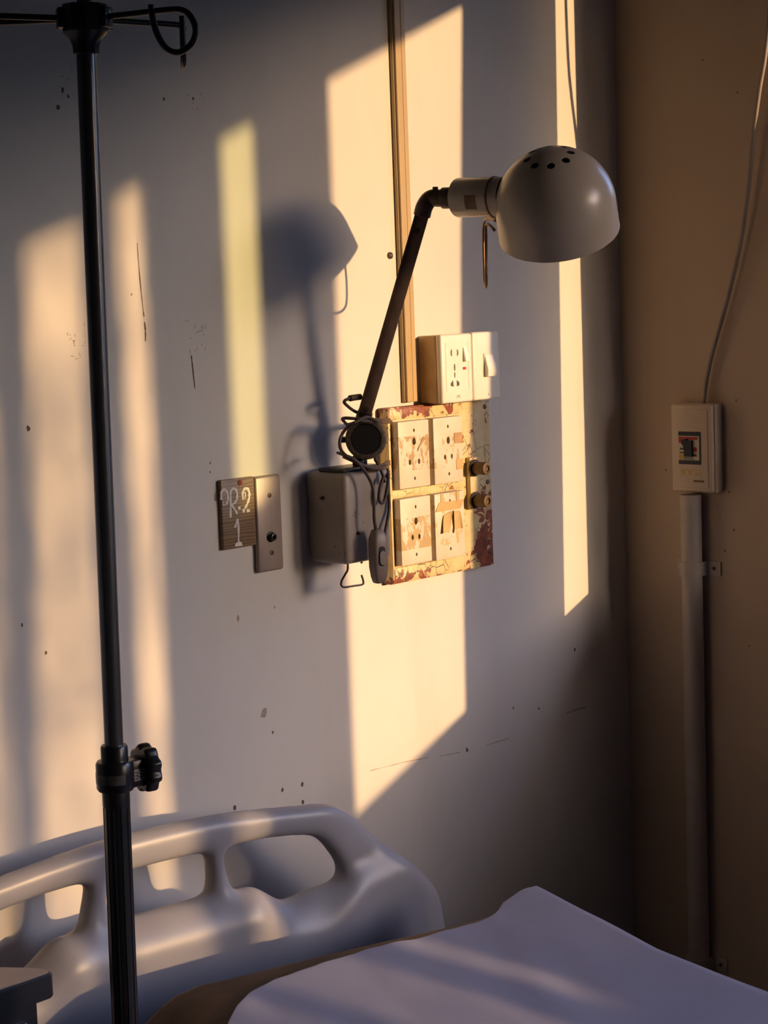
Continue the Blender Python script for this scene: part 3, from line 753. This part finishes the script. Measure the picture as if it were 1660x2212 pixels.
# terminal strip with two brass knobs
ts = bm_obj('terminal_strip', shift(boxbm(-.4935, -.4655, -.0265, -.0170, 1.149, 1.2405, .0015), PX), 'peeling_paint', pn, smooth=30)
for zc in (1.2215, 1.1645):
    bm = bmesh.new(); lathe(bm, [(.0145, 0), (.0150, .001), (.0150, .004), (.0135, .005)], (-.4835, -.0265, zc), (0, -1, 0), 24); w_ = bm_obj('washer', shift(bm, PX), 'dark_plastic', ts, smooth=30)
    bm = bmesh.new(); lathe(bm, [(.0105, 0), (.0112, .001), (.0112, .023), (.0104, .0255), (.0060, .0260), (.0055, .0235), (.0008, .0230)], (-.4835, -.0310, zc), (0, -1, 0), 28); bm_obj('brass_knob', shift(bm, PX), 'brass', ts, smooth=35)
for x, z in ((-.438, 1.326), (-.436, 1.192), (-.437, 1.068), (-.685, 1.329), (-.515, 1.329)):
    bm = bmesh.new(); lathe(bm, [(.0045, 0), (.0042, .0014), (.001, .002)], (x, -.0172, z), (0, -1, 0), 12); bm_obj('screw', shift(bm, PX), 'rusty_bolt', pn, smooth=30)

# white double outlet above the board
wb = thing('wall_outlet', 'white double outlet with a three-hole socket and rocker switches above the peeling board', 'outlet', (-.512, 0, 1.3405))
WX = wb.location
bm_obj('back_box', shift(boxbm(-.590, -.440, -.041, 0, 1.3410, 1.4565, .004, 3), WX), 'box_plastic', wb, smooth=40)
body = boxbm(-.5915, -.5095, -.0535, -.0405, 1.3405, 1.4580, .0045, 3)
cutb = bmesh.new()
def half_disc(cx, cz, r, s, n=10): return [(cx + s * r * math.cos(-math.pi / 2 + math.pi * k / n) * .8, cz + r * 1.15 * math.sin(-math.pi / 2 + math.pi * k / n)) for k in range(n + 1)]
def lens(cx, cz, rx, rz, n=12): return [(cx + rx * math.cos(2 * math.pi * k / n), cz + rz * math.sin(2 * math.pi * k / n)) for k in range(n)]
holes = [half_disc(-.5632, 1.4262, .0052, -1), half_disc(-.5505, 1.4257, .0052, 1), lens(-.5575, 1.4012, .0022, .0064), lens(-.5578, 1.3885, .0018, .0052),
         [(-.5692, 1.3700), (-.5692, 1.3745), (-.5625, 1.3800), (-.5612, 1.3685)], [(-.5535, 1.3685), (-.5530, 1.3800), (-.5462, 1.3750), (-.5462, 1.3700)]]
for h in holes: prism(cutb, h, 'y', -.07, -.044)
o = me_obj('socket_plate', cut(shift(body, WX), shift(cutb, WX)), 'white_plastic', wb, smooth=40)
for h in holes:
    cx = sum(p[0] for p in h) / len(h); cz = sum(p[1] for p in h) / len(h)
    bm_obj('pin_hole', shift(prism(bmesh.new(), [(cx + (p[0] - cx) * .97, cz + (p[1] - cz) * .97) for p in h], 'y', -.0475, -.0440), WX), 'sticker_brown', o)
ridge = bmesh.new()
for b in ((-.5800, -.5210, -.0540, -.0530, 1.4425, 1.4432), (-.5800, -.5210, -.0540, -.0530, 1.3605, 1.3611), (-.5800, -.5794, -.0540, -.0530, 1.3605, 1.4430), (-.5216, -.5210, -.0540, -.0530, 1.3605, 1.4430)): box(ridge, *b)
bm_obj('raised_border', shift(ridge, WX), 'white_plastic', o)
bm = prism(bmesh.new(), [(-.0530, 1.4345), (-.0545, 1.4345), (-.0600, 1.4105), (-.0530, 1.4095)], 'x', -.5345, -.5240)
bmesh.ops.bevel(bm, geom=bm.edges[:], offset=.0006, segments=2, affect='EDGES'); bm_obj('rocker_switch', shift(bm, WX), 'white_plastic', o, smooth=30)
bm_obj('indicator_lamp', shift(boxbm(-.5360, -.5280, -.0545, -.0530, 1.3962, 1.4008, .0004), WX), 'red_lens', o)
me = text_mesh('PV', .0085, .0002, .2); me.transform(Matrix.Translation(Vector((-.5500, -.0537, 1.3505)) - WX) @ Matrix.Rotation(math.pi / 2, 4, 'X')); me_obj('maker_mark', me, 'print_grey', o)
o = bm_obj('switch_plate', shift(boxbm(-.5080, -.4350, -.0530, -.0405, 1.3410, 1.4590, .0040, 3), WX), 'white_plastic', wb, smooth=40)
bm_obj('rocker_frame', shift(boxbm(-.4800, -.4530, -.0545, -.0525, 1.3800, 1.4215, .0008), WX), 'white_plastic', o)
bm = prism(bmesh.new(), [(-.0540, 1.4190), (-.0550, 1.4190), (-.0625, 1.3920), (-.0612, 1.3815), (-.0540, 1.3815)], 'x', -.4785, -.4545)
bmesh.ops.bevel(bm, geom=bm.edges[:], offset=.0007, segments=2, affect='EDGES'); bm_obj('rocker_switch', shift(bm, WX), 'white_plastic', o, smooth=30)
me = text_mesh('ii', .006, .0001); me.transform(Matrix.Translation(Vector((-.4690, -.0531, 1.3500)) - WX) @ Matrix.Rotation(math.pi / 2, 4, 'X')); me_obj('maker_mark', me, 'scuff_faint', o)

# wooden sign
sg = thing('room_sign', 'small varnished wooden sign painted OR.9 1 in white', 'sign', (-1.0315, 0, 1.1455))
GX = sg.location
bm_obj('wood_board', shift(boxbm(-1.0640, -.9945, -.0085, 0, 1.1455, 1.2535, .0012), GX), 'sign_wood', sg, smooth=30)
def stroke(pts, r, name='letter'):
    pts = spline([Vector((p[0], -.0088, p[1])) for p in pts], 7); bm = bmesh.new(); a_, b_ = [], []
    for i, p in enumerate(pts):
        t = (pts[min(i + 1, len(pts) - 1)] - pts[max(i - 1, 0)]).normalized(); nr = Vector((-t.z, 0, t.x))
        rr = r * 1.3 * (.9 + .2 * math.sin(i * .7))
        a_.append(bm.verts.new(p + nr * rr)); b_.append(bm.verts.new(p - nr * rr))
    for i in range(len(pts) - 1): bm.faces.new((a_[i], a_[i + 1], b_[i + 1], b_[i]))
    bm_obj(name, shift(bm, GX), 'print_white', sg)
stroke([(-1.065, 1.2234), (-1.0648, 1.2308), (-1.0632, 1.2366), (-1.0576, 1.239), (-1.0528, 1.2355), (-1.0507, 1.2286), (-1.0516, 1.2213), (-1.0545, 1.2163)], .0015)
stroke([(-1.0545, 1.2163), (-1.0591, 1.2146), (-1.062, 1.2163), (-1.0607, 1.2214)], .0006)
stroke([(-1.0473, 1.1942), (-1.0461, 1.2125), (-1.0453, 1.2258), (-1.0443, 1.2347), (-1.0405, 1.2381), (-1.0355, 1.238), (-1.0318, 1.232), (-1.0323, 1.223), (-1.0357, 1.2174), (-1.042, 1.2143), (-1.0455, 1.2139)], .0016)
stroke([(-1.0431, 1.2129), (-1.0375, 1.2056), (-1.0328, 1.1983)], .0014)
stroke([(-1.0284, 1.2093), (-1.0282, 1.2072), (-1.0282, 1.2050)], .0020)
stroke([(-1.0183, 1.219), (-1.02, 1.2248), (-1.019, 1.2322), (-1.0142, 1.2359), (-1.0091, 1.2354), (-1.0059, 1.2294), (-1.0063, 1.2219), (-1.0093, 1.2147), (-1.0138, 1.2083), (-1.0171, 1.2057)], .0018)
stroke([(-1.0183, 1.2195), (-1.0151, 1.222), (-1.0141, 1.2287), (-1.0166, 1.2305)], .0010)
stroke([(-1.0186, 1.2048), (-1.0200, 1.1992)], .0018); stroke([(-1.0127, 1.2014), (-1.0061, 1.2007)], .0018)
stroke([(-1.0396, 1.178), (-1.0363, 1.1822), (-1.0325, 1.1896), (-1.0318, 1.1734), (-1.0330, 1.152)], .0015)
bm = prism(bmesh.new(), [(-1.0412, 1.1480), (-1.0396, 1.1530), (-1.0340, 1.1548), (-1.0274, 1.1540), (-1.0250, 1.1480)], 'y', -.0090, -.0086); bm_obj('letter', shift(bm, GX), 'print_white', sg)
bm = bmesh.new(); lathe(bm, [(.0046, 0), (.0042, .0012)], (-1.0246, -.0085, 1.2463), (0, -1, 0), 16); bm_obj('red_dot', shift(bm, GX), 'red_dot', sg)

# steel jack plate next to the sign
jp = thing('jack_plate', 'steel wall plate with a round jack next to the wooden sign', 'wall plate', (-.966, 0, 1.1005))
JX = jp.location
bm_obj('plate', shift(boxbm(-.9935, -.9375, -.0100, 0, 1.1000, 1.2525, .0045, 3), JX), 'steel_plate', jp, smooth=40)
for z in (1.2206, 1.1297):
    bm = bmesh.new(); lathe(bm, [(.0042, 0), (.0040, .0010), (.0020, .0012), (.0012, .0004)], (-.9640, -.0098, z), (0, -1, 0), 14); bm_obj('screw', shift(bm, JX), 'rusty_bolt', jp, smooth=30)
bm = bmesh.new(); lathe(bm, [(.0090, 0), (.0085, .0015), (.0058, .0018), (.0056, .0085), (.0045, .0090), (.0032, .0088), (.0030, .004), (.0005, .0038)], (-.9650, -.0098, 1.1549), (0, -1, 0), 24); bm_obj('jack', shift(bm, JX), 'black_plastic', jp, smooth=35)

# grey box under the lamp
gb = thing('lamp_mounting_box', 'grey enamelled steel box under the wall lamp with a wire hook below', 'junction box', (-.805, 0, 1.1020))
GB = gb.location
bm_obj('box_body', shift(boxbm(-.8745, -.7680, -.0880, 0, 1.1030, 1.2495, .0085, 4), GB), 'grey_enamel', gb, smooth=40)
for p, dr in (((-.8476, -.088, 1.1514), (0, -1, 0)), ((-.8745, -.040, 1.2089), (-1, 0, 0)), ((-.8120, -.060, 1.1032), (0, 0, -1))):
    bm = bmesh.new(); lathe(bm, [(.0036, 0), (.0034, .0014), (.0022, .0024), (.0019, .0065), (.0008, .007)], p, dr, 10); bm_obj('bolt', shift(bm, GB), 'rusty_bolt', gb, smooth=30)
bm = bmesh.new(); tube(bm, [(-.841, -.057, 1.106), (-.842, -.057, 1.090), (-.848, -.057, 1.083), (-.8575, -.057, 1.0725), (-.8575, -.057, 1.0655), (-.850, -.057, 1.0622), (-.830, -.057, 1.0616), (-.809, -.057, 1.0612), (-.8065, -.057, 1.0660), (-.810, -.057, 1.0765)], .0017, 8, 5)
bm_obj('wire_hook', shift(bm, GB), 'wire_steel', gb, smooth=True)

# ------------------------------------------------------------------ wall lamp
lp = thing('wall_lamp', 'old cream dome reading lamp on a long jointed arm with a coiled cord', 'lamp', (-.815, -.055, 1.2495))
LX = lp.location
def lpp(name, bm, mat, parent=None, smooth=40): return bm_obj(name, shift(bm, LX), mat, parent or lp, smooth=smooth)
lpp('base_plate', boxbm(-.868, -.775, -.080, -.025, 1.2490, 1.2560, .002), 'dark_plastic')
disc_c = Vector((-.8120, -.080, 1.2995)); ax = Vector((-.733, -.68, .02)).normalized()
bm = bmesh.new(); cyl(bm, (-.805, -.058, 1.255), (-.805, -.058, 1.272), .012, 16, .002); lpp('base_neck', bm, 'dark_plastic')
bm = bmesh.new(); lathe(bm, [(.029, 0), (.0325, .003), (.0332, .006), (.0332, .022), (.0322, .026), (.0290, .0282), (.0252, .0282), (.0245, .0262), (.0010, .0258)], disc_c - ax * .020, ax, 44); piv = lpp('pivot_housing', bm, 'worn_ring')
bm = bmesh.new(); lathe(bm, [(.0240, 0), (.0238, .0016), (.001, .0020)], disc_c + ax * .0058, ax, 40); lpp('pivot_cap', bm, 'black_hole', piv)
bm = bmesh.new(); cyl(bm, disc_c + Vector((-.72 * .0, 0, 0)) - Vector((.68, -.733, 0)) * .032, disc_c - Vector((.68, -.733, 0)) * .040, .005, 12); lpp('pivot_bolt', bm, 'dark_plastic', piv)
a0 = Vector((-.7990, -.062, 1.3270)); a1 = Vector((-.7825, -.195, 1.6590)); ad = (a1 - a0).normalized()
view = Vector((.75, .655, -.02)).normalized(); wd = ad.cross(view).normalized(); dp = wd.cross(ad).normalized()
def beam(p, q, w2, d2, bev):
    b = boxbm(-w2, w2, -d2, d2, 0, (q - p).length, bev); M4 = Matrix((wd, dp, ad)).transposed().to_4x4(); M4.translation = p
    bmesh.ops.transform(b, matrix=M4, verts=b.verts[:]); return b
arm = lpp('arm', beam(a0 - ad * .014, a1, .0108, .0065, .0015), 'arm_paint')
lpp('arm_flange', beam(a0 + ad * .005 + wd * .0098 - dp * .004, a1 - ad * .01 + wd * .0098 - dp * .004, .0012, .0070, .0004), 'wire_steel', arm)
lpp('arm_sleeve', beam(a0 - ad * .016, a0 + ad * .016, .0125, .0085, .002), 'dark_plastic', arm)
for q in (a0 + ad * .022, a1 - ad * .036):
    bm = bmesh.new(); lathe(bm, [(.0048, 0), (.0046, .0015), (.0020, .0022)], q - dp * .0060, -dp, 14); lpp('rivet', bm, 'rusty_bolt', arm)
j0 = a1; j1 = Vector((-.7770, -.207, 1.6735)); s0 = Vector((-.7622, -.245, 1.6724)); s1 = Vector((-.7500, -.318, 1.6690))
bm = bmesh.new(); tube(bm, [a1 - ad * .012, a1 + ad * .004, j1 + Vector((0, .002, 0)), j1 + (s0 - j1) * .35, s0 + (s1 - s0) * .05], .0135, 16, 6)
elb = lpp('elbow_joint', bm, 'brown_plastic', smooth=True)
bm = bmesh.new(); cyl(bm, j1 + (s0 - j1) * .42, s0 + (s1 - s0) * .02, .0165, 24, .0015); lpp('joint_sleeve', bm, 'brown_plastic', elb)
bm = bmesh.new(); cyl(bm, j1 + (s0 - j1) * .15 + Vector((0, 0, .012)), j1 + (s0 - j1) * .15 + Vector((0, 0, .0175)), .0045, 10); lpp('joint_screw', bm, 'brown_plastic', elb)
sdn = (s1 - s0).normalized()
bm = bmesh.new(); lathe(bm, [(.0255, 0), (.0290, .0012), (.0302, .0040), (.0302, (s1 - s0).length + .012)], s0, sdn, 40); sock = lpp('lamp_socket', bm, 'lamp_enamel')
bm = bmesh.new(); lathe(bm, [(.0306, 0), (.0318, .0010), (.0318, .0030), (.0306, .0040)], s0 + sdn * .066, sdn, 40, False, False); lpp('retaining_ring', bm, 'wire_steel', sock)
bm = bmesh.new(); A_, B_ = [], []                                    # sticker on the near side of the socket
sx = Vector((0, 0, 1)).cross(sdn).normalized(); sz = sdn.cross(sx)
to_cam = (Vector((-3.018, -2.171, 1.52)) - s0); to_cam -= sdn * to_cam.dot(sdn); ang0 = math.atan2(to_cam.dot(sz), to_cam.dot(sx))
for k in range(9):
    a = ang0 - .12 + .75 * k / 8; r_ = .03045; v = sx * (r_ * math.cos(a)) + sz * (r_ * math.sin(a))
    A_.append(bm.verts.new(s0 + sdn * .031 + v)); B_.append(bm.verts.new(s0 + sdn * .051 + v))
for k in range(8): bm.faces.new((A_[k], A_[k + 1], B_[k + 1], B_[k]))
lpp('sticker', bm, 'sticker_brown', sock)
# dome shade with a ring of vent holes
dc = Vector((-.7149, -.40, 1.6496)); da = Vector((-.4539, -.2268, .8617)).normalized(); R = .0912; T = .0014; SK = .043
outer = [(R * math.sin(math.radians(t)), R * math.cos(math.radians(t))) for t in (3, 8, 14, 20, 26, 32, 38, 44, 50, 56, 62, 68, 74, 80, 86, 90)]
outer += [(R * 1.004, -.012), (R * 1.006, -.026), (R * 1.006, -SK + .003), (R * 1.012, -SK)]
inner = [(r - T * 1.1, h - T * .6) for r, h in outer[:-1]] + [(R * 1.012 - T, -SK)]
prof_d = [(.001, R)] + outer + list(reversed(inner)) + [(.001, R - T)]
bm = bmesh.new(); lathe(bm, prof_d, dc, da, 72, True, True)
xh, yh, _ = frame_of(da); cutb = bmesh.new()
for k in range(8):
    a = 2 * math.pi * k / 8 + .25; rr = .0325
    p = dc + (xh * math.cos(a) + yh * math.sin(a)) * rr
    cyl(cutb, p + da * (R * .6), p + da * (R * 1.2), .0062, 18)
me = cut(shift(bm, LX), shift(cutb, LX))
shade = me_obj('shade', me, 'lamp_enamel', lp, smooth=40)
bm = bmesh.new(); lathe(bm, [(.012, .052), (.014, .040), (.014, .012), (.018, .004), (.027, -.012), (.030, -.026), (.026, -.042), (.014, -.052), (.002, -.055)], dc + da * .012, da, 24); lpp('bulb', bm, 'lamp_inside', smooth=True)
bm = bmesh.new(); lathe(bm, [(.016, .052), (.017, .060), (.052, .0665), (.052, .068), (.002, .069)], dc, da, 32); lpp('holder_and_dark_disc', bm, 'dark_plastic')  # holder widened by a dark disc that blackens the vent holes
bm = bmesh.new(); tube(bm, [(-.7400, -.300, 1.6200), (-.7330, -.284, 1.6290), (-.7275, -.273, 1.6290), (-.7262, -.2715, 1.6150), (-.7245, -.269, 1.5700), (-.7230, -.267, 1.5450), (-.7130, -.257, 1.5345), (-.6980, -.243, 1.5370), (-.6900, -.236, 1.5520), (-.6900, -.236, 1.6000), (-.6960, -.243, 1.6330), (-.7100, -.262, 1.6400), (-.7300, -.295, 1.6350)], .0024, 10, 6)
lpp('handle', bm, 'wire_steel', shade, smooth=True)
# cord, wound round the pivot and dropping to the inline switch
CR_ = .0027
def cord(pts, name='cord', r=CR_):
    bm = bmesh.new(); tube(bm, pts, r, 8, 8, 1.0); return lpp(name, bm, 'cord_rubber', smooth=True)
bm = bmesh.new(); tube(bm, [(-.8050, -.0640, 1.3665), (-.8200, -.065, 1.3662), (-.8300, -.065, 1.3655)], .0052, 10, 4); lpp('cord_grip', bm, 'brown_plastic', smooth=True)
cord([(-.8267, -.065, 1.3657), (-.8386, -.064, 1.3635), (-.840, -.062, 1.3598), (-.8308, -.06, 1.3533), (-.8152, -.058, 1.3448), (-.793, -.05, 1.3387)])
cord([(-.7012, -.030, 1.3221), (-.7493, -.06, 1.3252), (-.8215, -.095, 1.3317), (-.8492, -.09, 1.335), (-.8568, -.08, 1.3361), (-.8539, -.07, 1.3343), (-.8551, -.075, 1.33), (-.8624, -.09, 1.3264), (-.8599, -.105, 1.3302)])
cord([(-.7012, -.034, 1.3185), (-.7493, -.063, 1.3215), (-.8215, -.098, 1.3280), (-.8470, -.094, 1.3315)])
cord([(-.8599, -.105, 1.3302), (-.8645, -.095, 1.3252), (-.8695, -.085, 1.3137), (-.8776, -.085, 1.3004), (-.8804, -.09, 1.2875), (-.8787, -.1, 1.2782), (-.8664, -.105, 1.27), (-.8362, -.105, 1.2577), (-.7999, -.095, 1.2544), (-.738, -.06, 1.2560)])
cord([(-.8547, -.1, 1.3297), (-.8277, -.1, 1.3359), (-.7981, -.095, 1.3241), (-.7793, -.09, 1.3077), (-.7726, -.085, 1.292), (-.7821, -.085, 1.2785), (-.797, -.085, 1.2671), (-.7963, -.09, 1.2582), (-.7936, -.095, 1.2446), (-.7911, -.1, 1.2281)])
mainc = cord([(-.8572, -.06, 1.2804), (-.8735, -.09, 1.2789), (-.8735, -.105, 1.275), (-.8614, -.11, 1.2645), (-.8454, -.112, 1.2448), (-.8367, -.114, 1.2264), (-.8358, -.115, 1.2041), (-.8374, -.116, 1.174), (-.8335, -.1155, 1.1540)])
cord([(-.8730, -.088, 1.2760), (-.8740, -.102, 1.2722), (-.8560, -.107, 1.2640), (-.8300, -.106, 1.2545), (-.7960, -.097, 1.2505), (-.7400, -.062, 1.2520)])
cord([(-.764, -.08, 1.246), (-.7789, -.095, 1.232), (-.7885, -.1, 1.2144), (-.796, -.1, 1.1979), (-.8038, -.1, 1.1964), (-.8077, -.1, 1.2051), (-.8034, -.1, 1.2233), (-.795, -.1, 1.2375)])
cord([(-.764, -.082, 1.244), (-.7767, -.092, 1.2128), (-.7770, -.093, 1.1863), (-.7868, -.097, 1.1651), (-.8010, -.102, 1.1400)])
# inline switch: long tapered body with a slider in a slot
sw_c = Vector((-.8305, -.1150, 1.1150)); SWR = math.radians(-14)
def swb(bm):
    M4 = Matrix.Translation(sw_c) @ Matrix.Rotation(SWR, 4, 'Z'); bmesh.ops.transform(bm, matrix=M4, verts=bm.verts[:]); return bm
bm = bmesh.new(); rings = []
for z, w2, d2 in ((.0425, .0065, .0065), (.040, .0085, .0080), (.028, .0122, .0108), (.018, .0130, .0115), (-.018, .0130, .0115), (-.034, .0110, .0100), (-.0425, .0085, .0080), (-.044, .0070, .0068)):
    ring = []
    for k in range(24):
        a = 2 * math.pi * k / 24; c, s = math.cos(a), math.sin(a); e = .35
        ring.append(bm.verts.new((w2 * math.copysign(abs(c) ** e, c), d2 * math.copysign(abs(s) ** e, s), z)))
    rings.append(ring)
for A_, B_ in zip(rings, rings[1:]):
    for k in range(24): bm.faces.new((A_[k], A_[(k + 1) % 24], B_[(k + 1) % 24], B_[k]))
bm.faces.new(list(reversed(rings[0]))); bm.faces.new(rings[-1])
sw = lpp('inline_switch', swb(bm), 'switch_plastic', smooth=35)
def slot(w2, z0, z1, y0, y1):
    n = 8; poly = [(w2 * math.cos(math.pi * k / n), z1 - w2 + w2 * math.sin(math.pi * k / n)) for k in range(n + 1)] + [(-w2 * math.cos(math.pi * k / n), z0 + w2 - w2 * math.sin(math.pi * k / n)) for k in range(n + 1)]
    return prism(bmesh.new(), poly, 'y', y0, y1)
lpp('slot', swb(slot(.0062, -.016, .016, -.0118, -.0105)), 'black_hole', sw)
lpp('slider', swb(slot(.0052, -.014, .009, -.0142, -.0110)), 'switch_plastic', sw, smooth=30)

# ------------------------------------------------------------------ things on the right-hand wall
bk = thing('breaker_box', 'small beige circuit breaker box lettered SOCO on the brown lit side wall', 'breaker box', (0, -.181, 1.139))
BX = bk.location
def bkp(name, bm, mat, parent=None, smooth=30): return bm_obj(name, shift(bm, BX), mat, parent or bk, smooth=smooth)
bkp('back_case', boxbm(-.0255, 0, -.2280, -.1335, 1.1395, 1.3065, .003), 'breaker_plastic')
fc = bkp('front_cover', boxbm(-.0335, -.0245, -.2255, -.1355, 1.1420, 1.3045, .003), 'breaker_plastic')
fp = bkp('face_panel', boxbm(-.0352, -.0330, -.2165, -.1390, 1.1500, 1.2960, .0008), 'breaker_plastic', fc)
# breaker window: dark frame, printed label, toggle
z0, z1, y0, y1 = 1.1930, 1.2545, -.2025, -.1530
bkp('window_frame', boxbm(-.0357, -.0345, y0, y1, z0, z1), 'black_plastic', fc)
lb = bkp('printed_label', boxbm(-.0366, -.0356, y0 + .003, y1 - .0005, z0 + .008, z1 - .008), 'breaker_label', fc)
def pr(a, b, c, d, mat, nm='print_block'): bkp(nm, boxbm(-.0369, -.0365, y0 + a, y0 + b, z0 + c, z0 + d), mat, lb)
pr(.006, .048, .0465, .0520, 'red_print'); pr(.041, .048, .040, .0465, 'red_print'); pr(.008, .016, .0250, .0325, 'red_print'); pr(.009, .015, .0155, .019, 'scuff_dark')
pr(.037, .0455, .0275, .031, 'scuff_dark'); pr(.0375, .0465, .0210, .0232, 'scuff_dark'); pr(.037, .048, .0090, .0195, 'yellow_print'); pr(.018, .036, .0120, .0135, 'scuff_dark'); pr(.014, .038, .0092, .0105, 'scuff_dark')
bm = prism(bmesh.new(), [(y0 + .0165, z0 + .0150), (y0 + .0340, z0 + .0150), (y0 + .0345, z0 + .0300), (y0 + .0365, z0 + .0360), (y0 + .0395, z0 + .0395), (y0 + .0395, z0 + .0460), (y0 + .0300, z0 + .0485), (y0 + .0250, z0 + .0450), (y0 + .0175, z0 + .0455)], 'x', -.0415, -.0368)
bkp('toggle', bm, 'black_plastic', fc)
me = text_mesh('SOCO', .0165, .0005); me.transform(Matrix.Translation(Vector((-.0354, -.1785, 1.1775)) - BX) @ Matrix.Rotation(-math.pi / 2, 4, 'Z') @ Matrix.Rotation(math.pi / 2, 4, 'X')); me_obj('lettering', me, 'gold_print', fp)
bkp('small_print', boxbm(-.0354, -.0350, -.2085, -.1850, 1.1600, 1.1640), 'sticker_brown', fp)

pp = thing('conduit_pipe', 'pale plastic conduit pipe running down from the breaker box to the floor', 'pipe', (-.021, -.168, 0))
PPX = pp.location
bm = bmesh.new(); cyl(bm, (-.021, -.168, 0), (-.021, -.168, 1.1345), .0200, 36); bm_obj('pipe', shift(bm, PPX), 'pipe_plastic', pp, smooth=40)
for zc in (.994, .22):
    bm = bmesh.new(); NA = 20; rin, rout = .0202, .0240; prof2 = []
    arc = [(-.021 - rout * math.sin(math.pi * k / NA), -.168 + rout * math.cos(math.pi * k / NA)) for k in range(NA + 1)]
    inner2 = [(-.021 - rin * math.sin(math.pi * k / NA), -.168 + rin * math.cos(math.pi * k / NA)) for k in range(NA + 1)]
    outl = [(-.0005, -.168 + .045), (-.0035, -.168 + .045), (-.0035, -.168 + .0225)] + arc + [(-.0035, -.168 - .0225), (-.0035, -.168 - .052), (-.0005, -.168 - .052), (-.0005, -.168 - .0203)] + list(reversed(inner2)) + [(-.0005, -.168 + .0203)]
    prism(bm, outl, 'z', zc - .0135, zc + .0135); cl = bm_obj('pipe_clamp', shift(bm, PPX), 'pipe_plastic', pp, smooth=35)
    for dy in (.034, -.038):
        bm = bmesh.new(); lathe(bm, [(.0038, 0), (.0034, .0014), (.001, .0018)], (-.0035, -.168 + dy, zc), (-1, 0, 0), 12); bm_obj('screw', shift(bm, PPX), 'rusty_bolt', cl)

bm = bmesh.new(); tube(bm, [(-.004, -.372, 2.62), (-.022, -.385, 2.40), (-.034, -.380, 2.18), (-.037, -.3632, 2.004), (-.033, -.3500, 1.926), (-.028, -.3330, 1.862), (-.023, -.3170, 1.783), (-.019, -.3040, 1.702), (-.015, -.285, 1.612), (-.014, -.2615, 1.529), (-.013, -.2365, 1.457), (-.0125, -.217, 1.402), (-.012, -.2025, 1.351), (-.012, -.195, 1.3050)], .0042, 12, 8)
cb = bm_obj('hanging_cable', bm, 'cable_grey', smooth=True)
tag(cb, 'grey electric cable hanging down the side wall into the top of the breaker box', 'cable')

# ------------------------------------------------------------------ unseen tree added to mottle the sun at the far end of the window
rt_ = random.Random(11)
tree = thing('sun_mottle_tree', 'slender leafy tree added unseen outside to mottle the sunlight', 'tree', (2.42, -13.1, -.5))
bm = bmesh.new(); tube(bm, [(0, 0, 0), (.03, .02, 1.2), (-.02, .04, 2.4), (.03, 0, 3.6), (0, 0, 4.8)], lambda t: .028 * (1 - .75 * t), 8, 5); bm_obj('trunk', bm, 'bark', tree, smooth=True)
bm = bmesh.new()
for k in range(2500):
    z = rt_.uniform(1.2, 5.0); rr = .42 * math.sqrt(rt_.random()) * (1 - .25 * abs(z - 3) / 2); a = rt_.uniform(0, 6.283)
    c = Vector((rr * math.cos(a) + .05 * math.sin(z * 3), rr * math.sin(a), z)); e = Euler((rt_.uniform(0, 6), rt_.uniform(0, 6), rt_.uniform(0, 6))).to_matrix(); L = rt_.uniform(.025, .045)
    vs = [bm.verts.new(c + e @ Vector(q) * L) for q in ((-1, 0, 0), (0, -.45, .08), (1, 0, 0), (0, .45, .08))]
    bm.faces.new(vs)
bm_obj('foliage', bm, 'leaf_green', tree, kind='stuff')
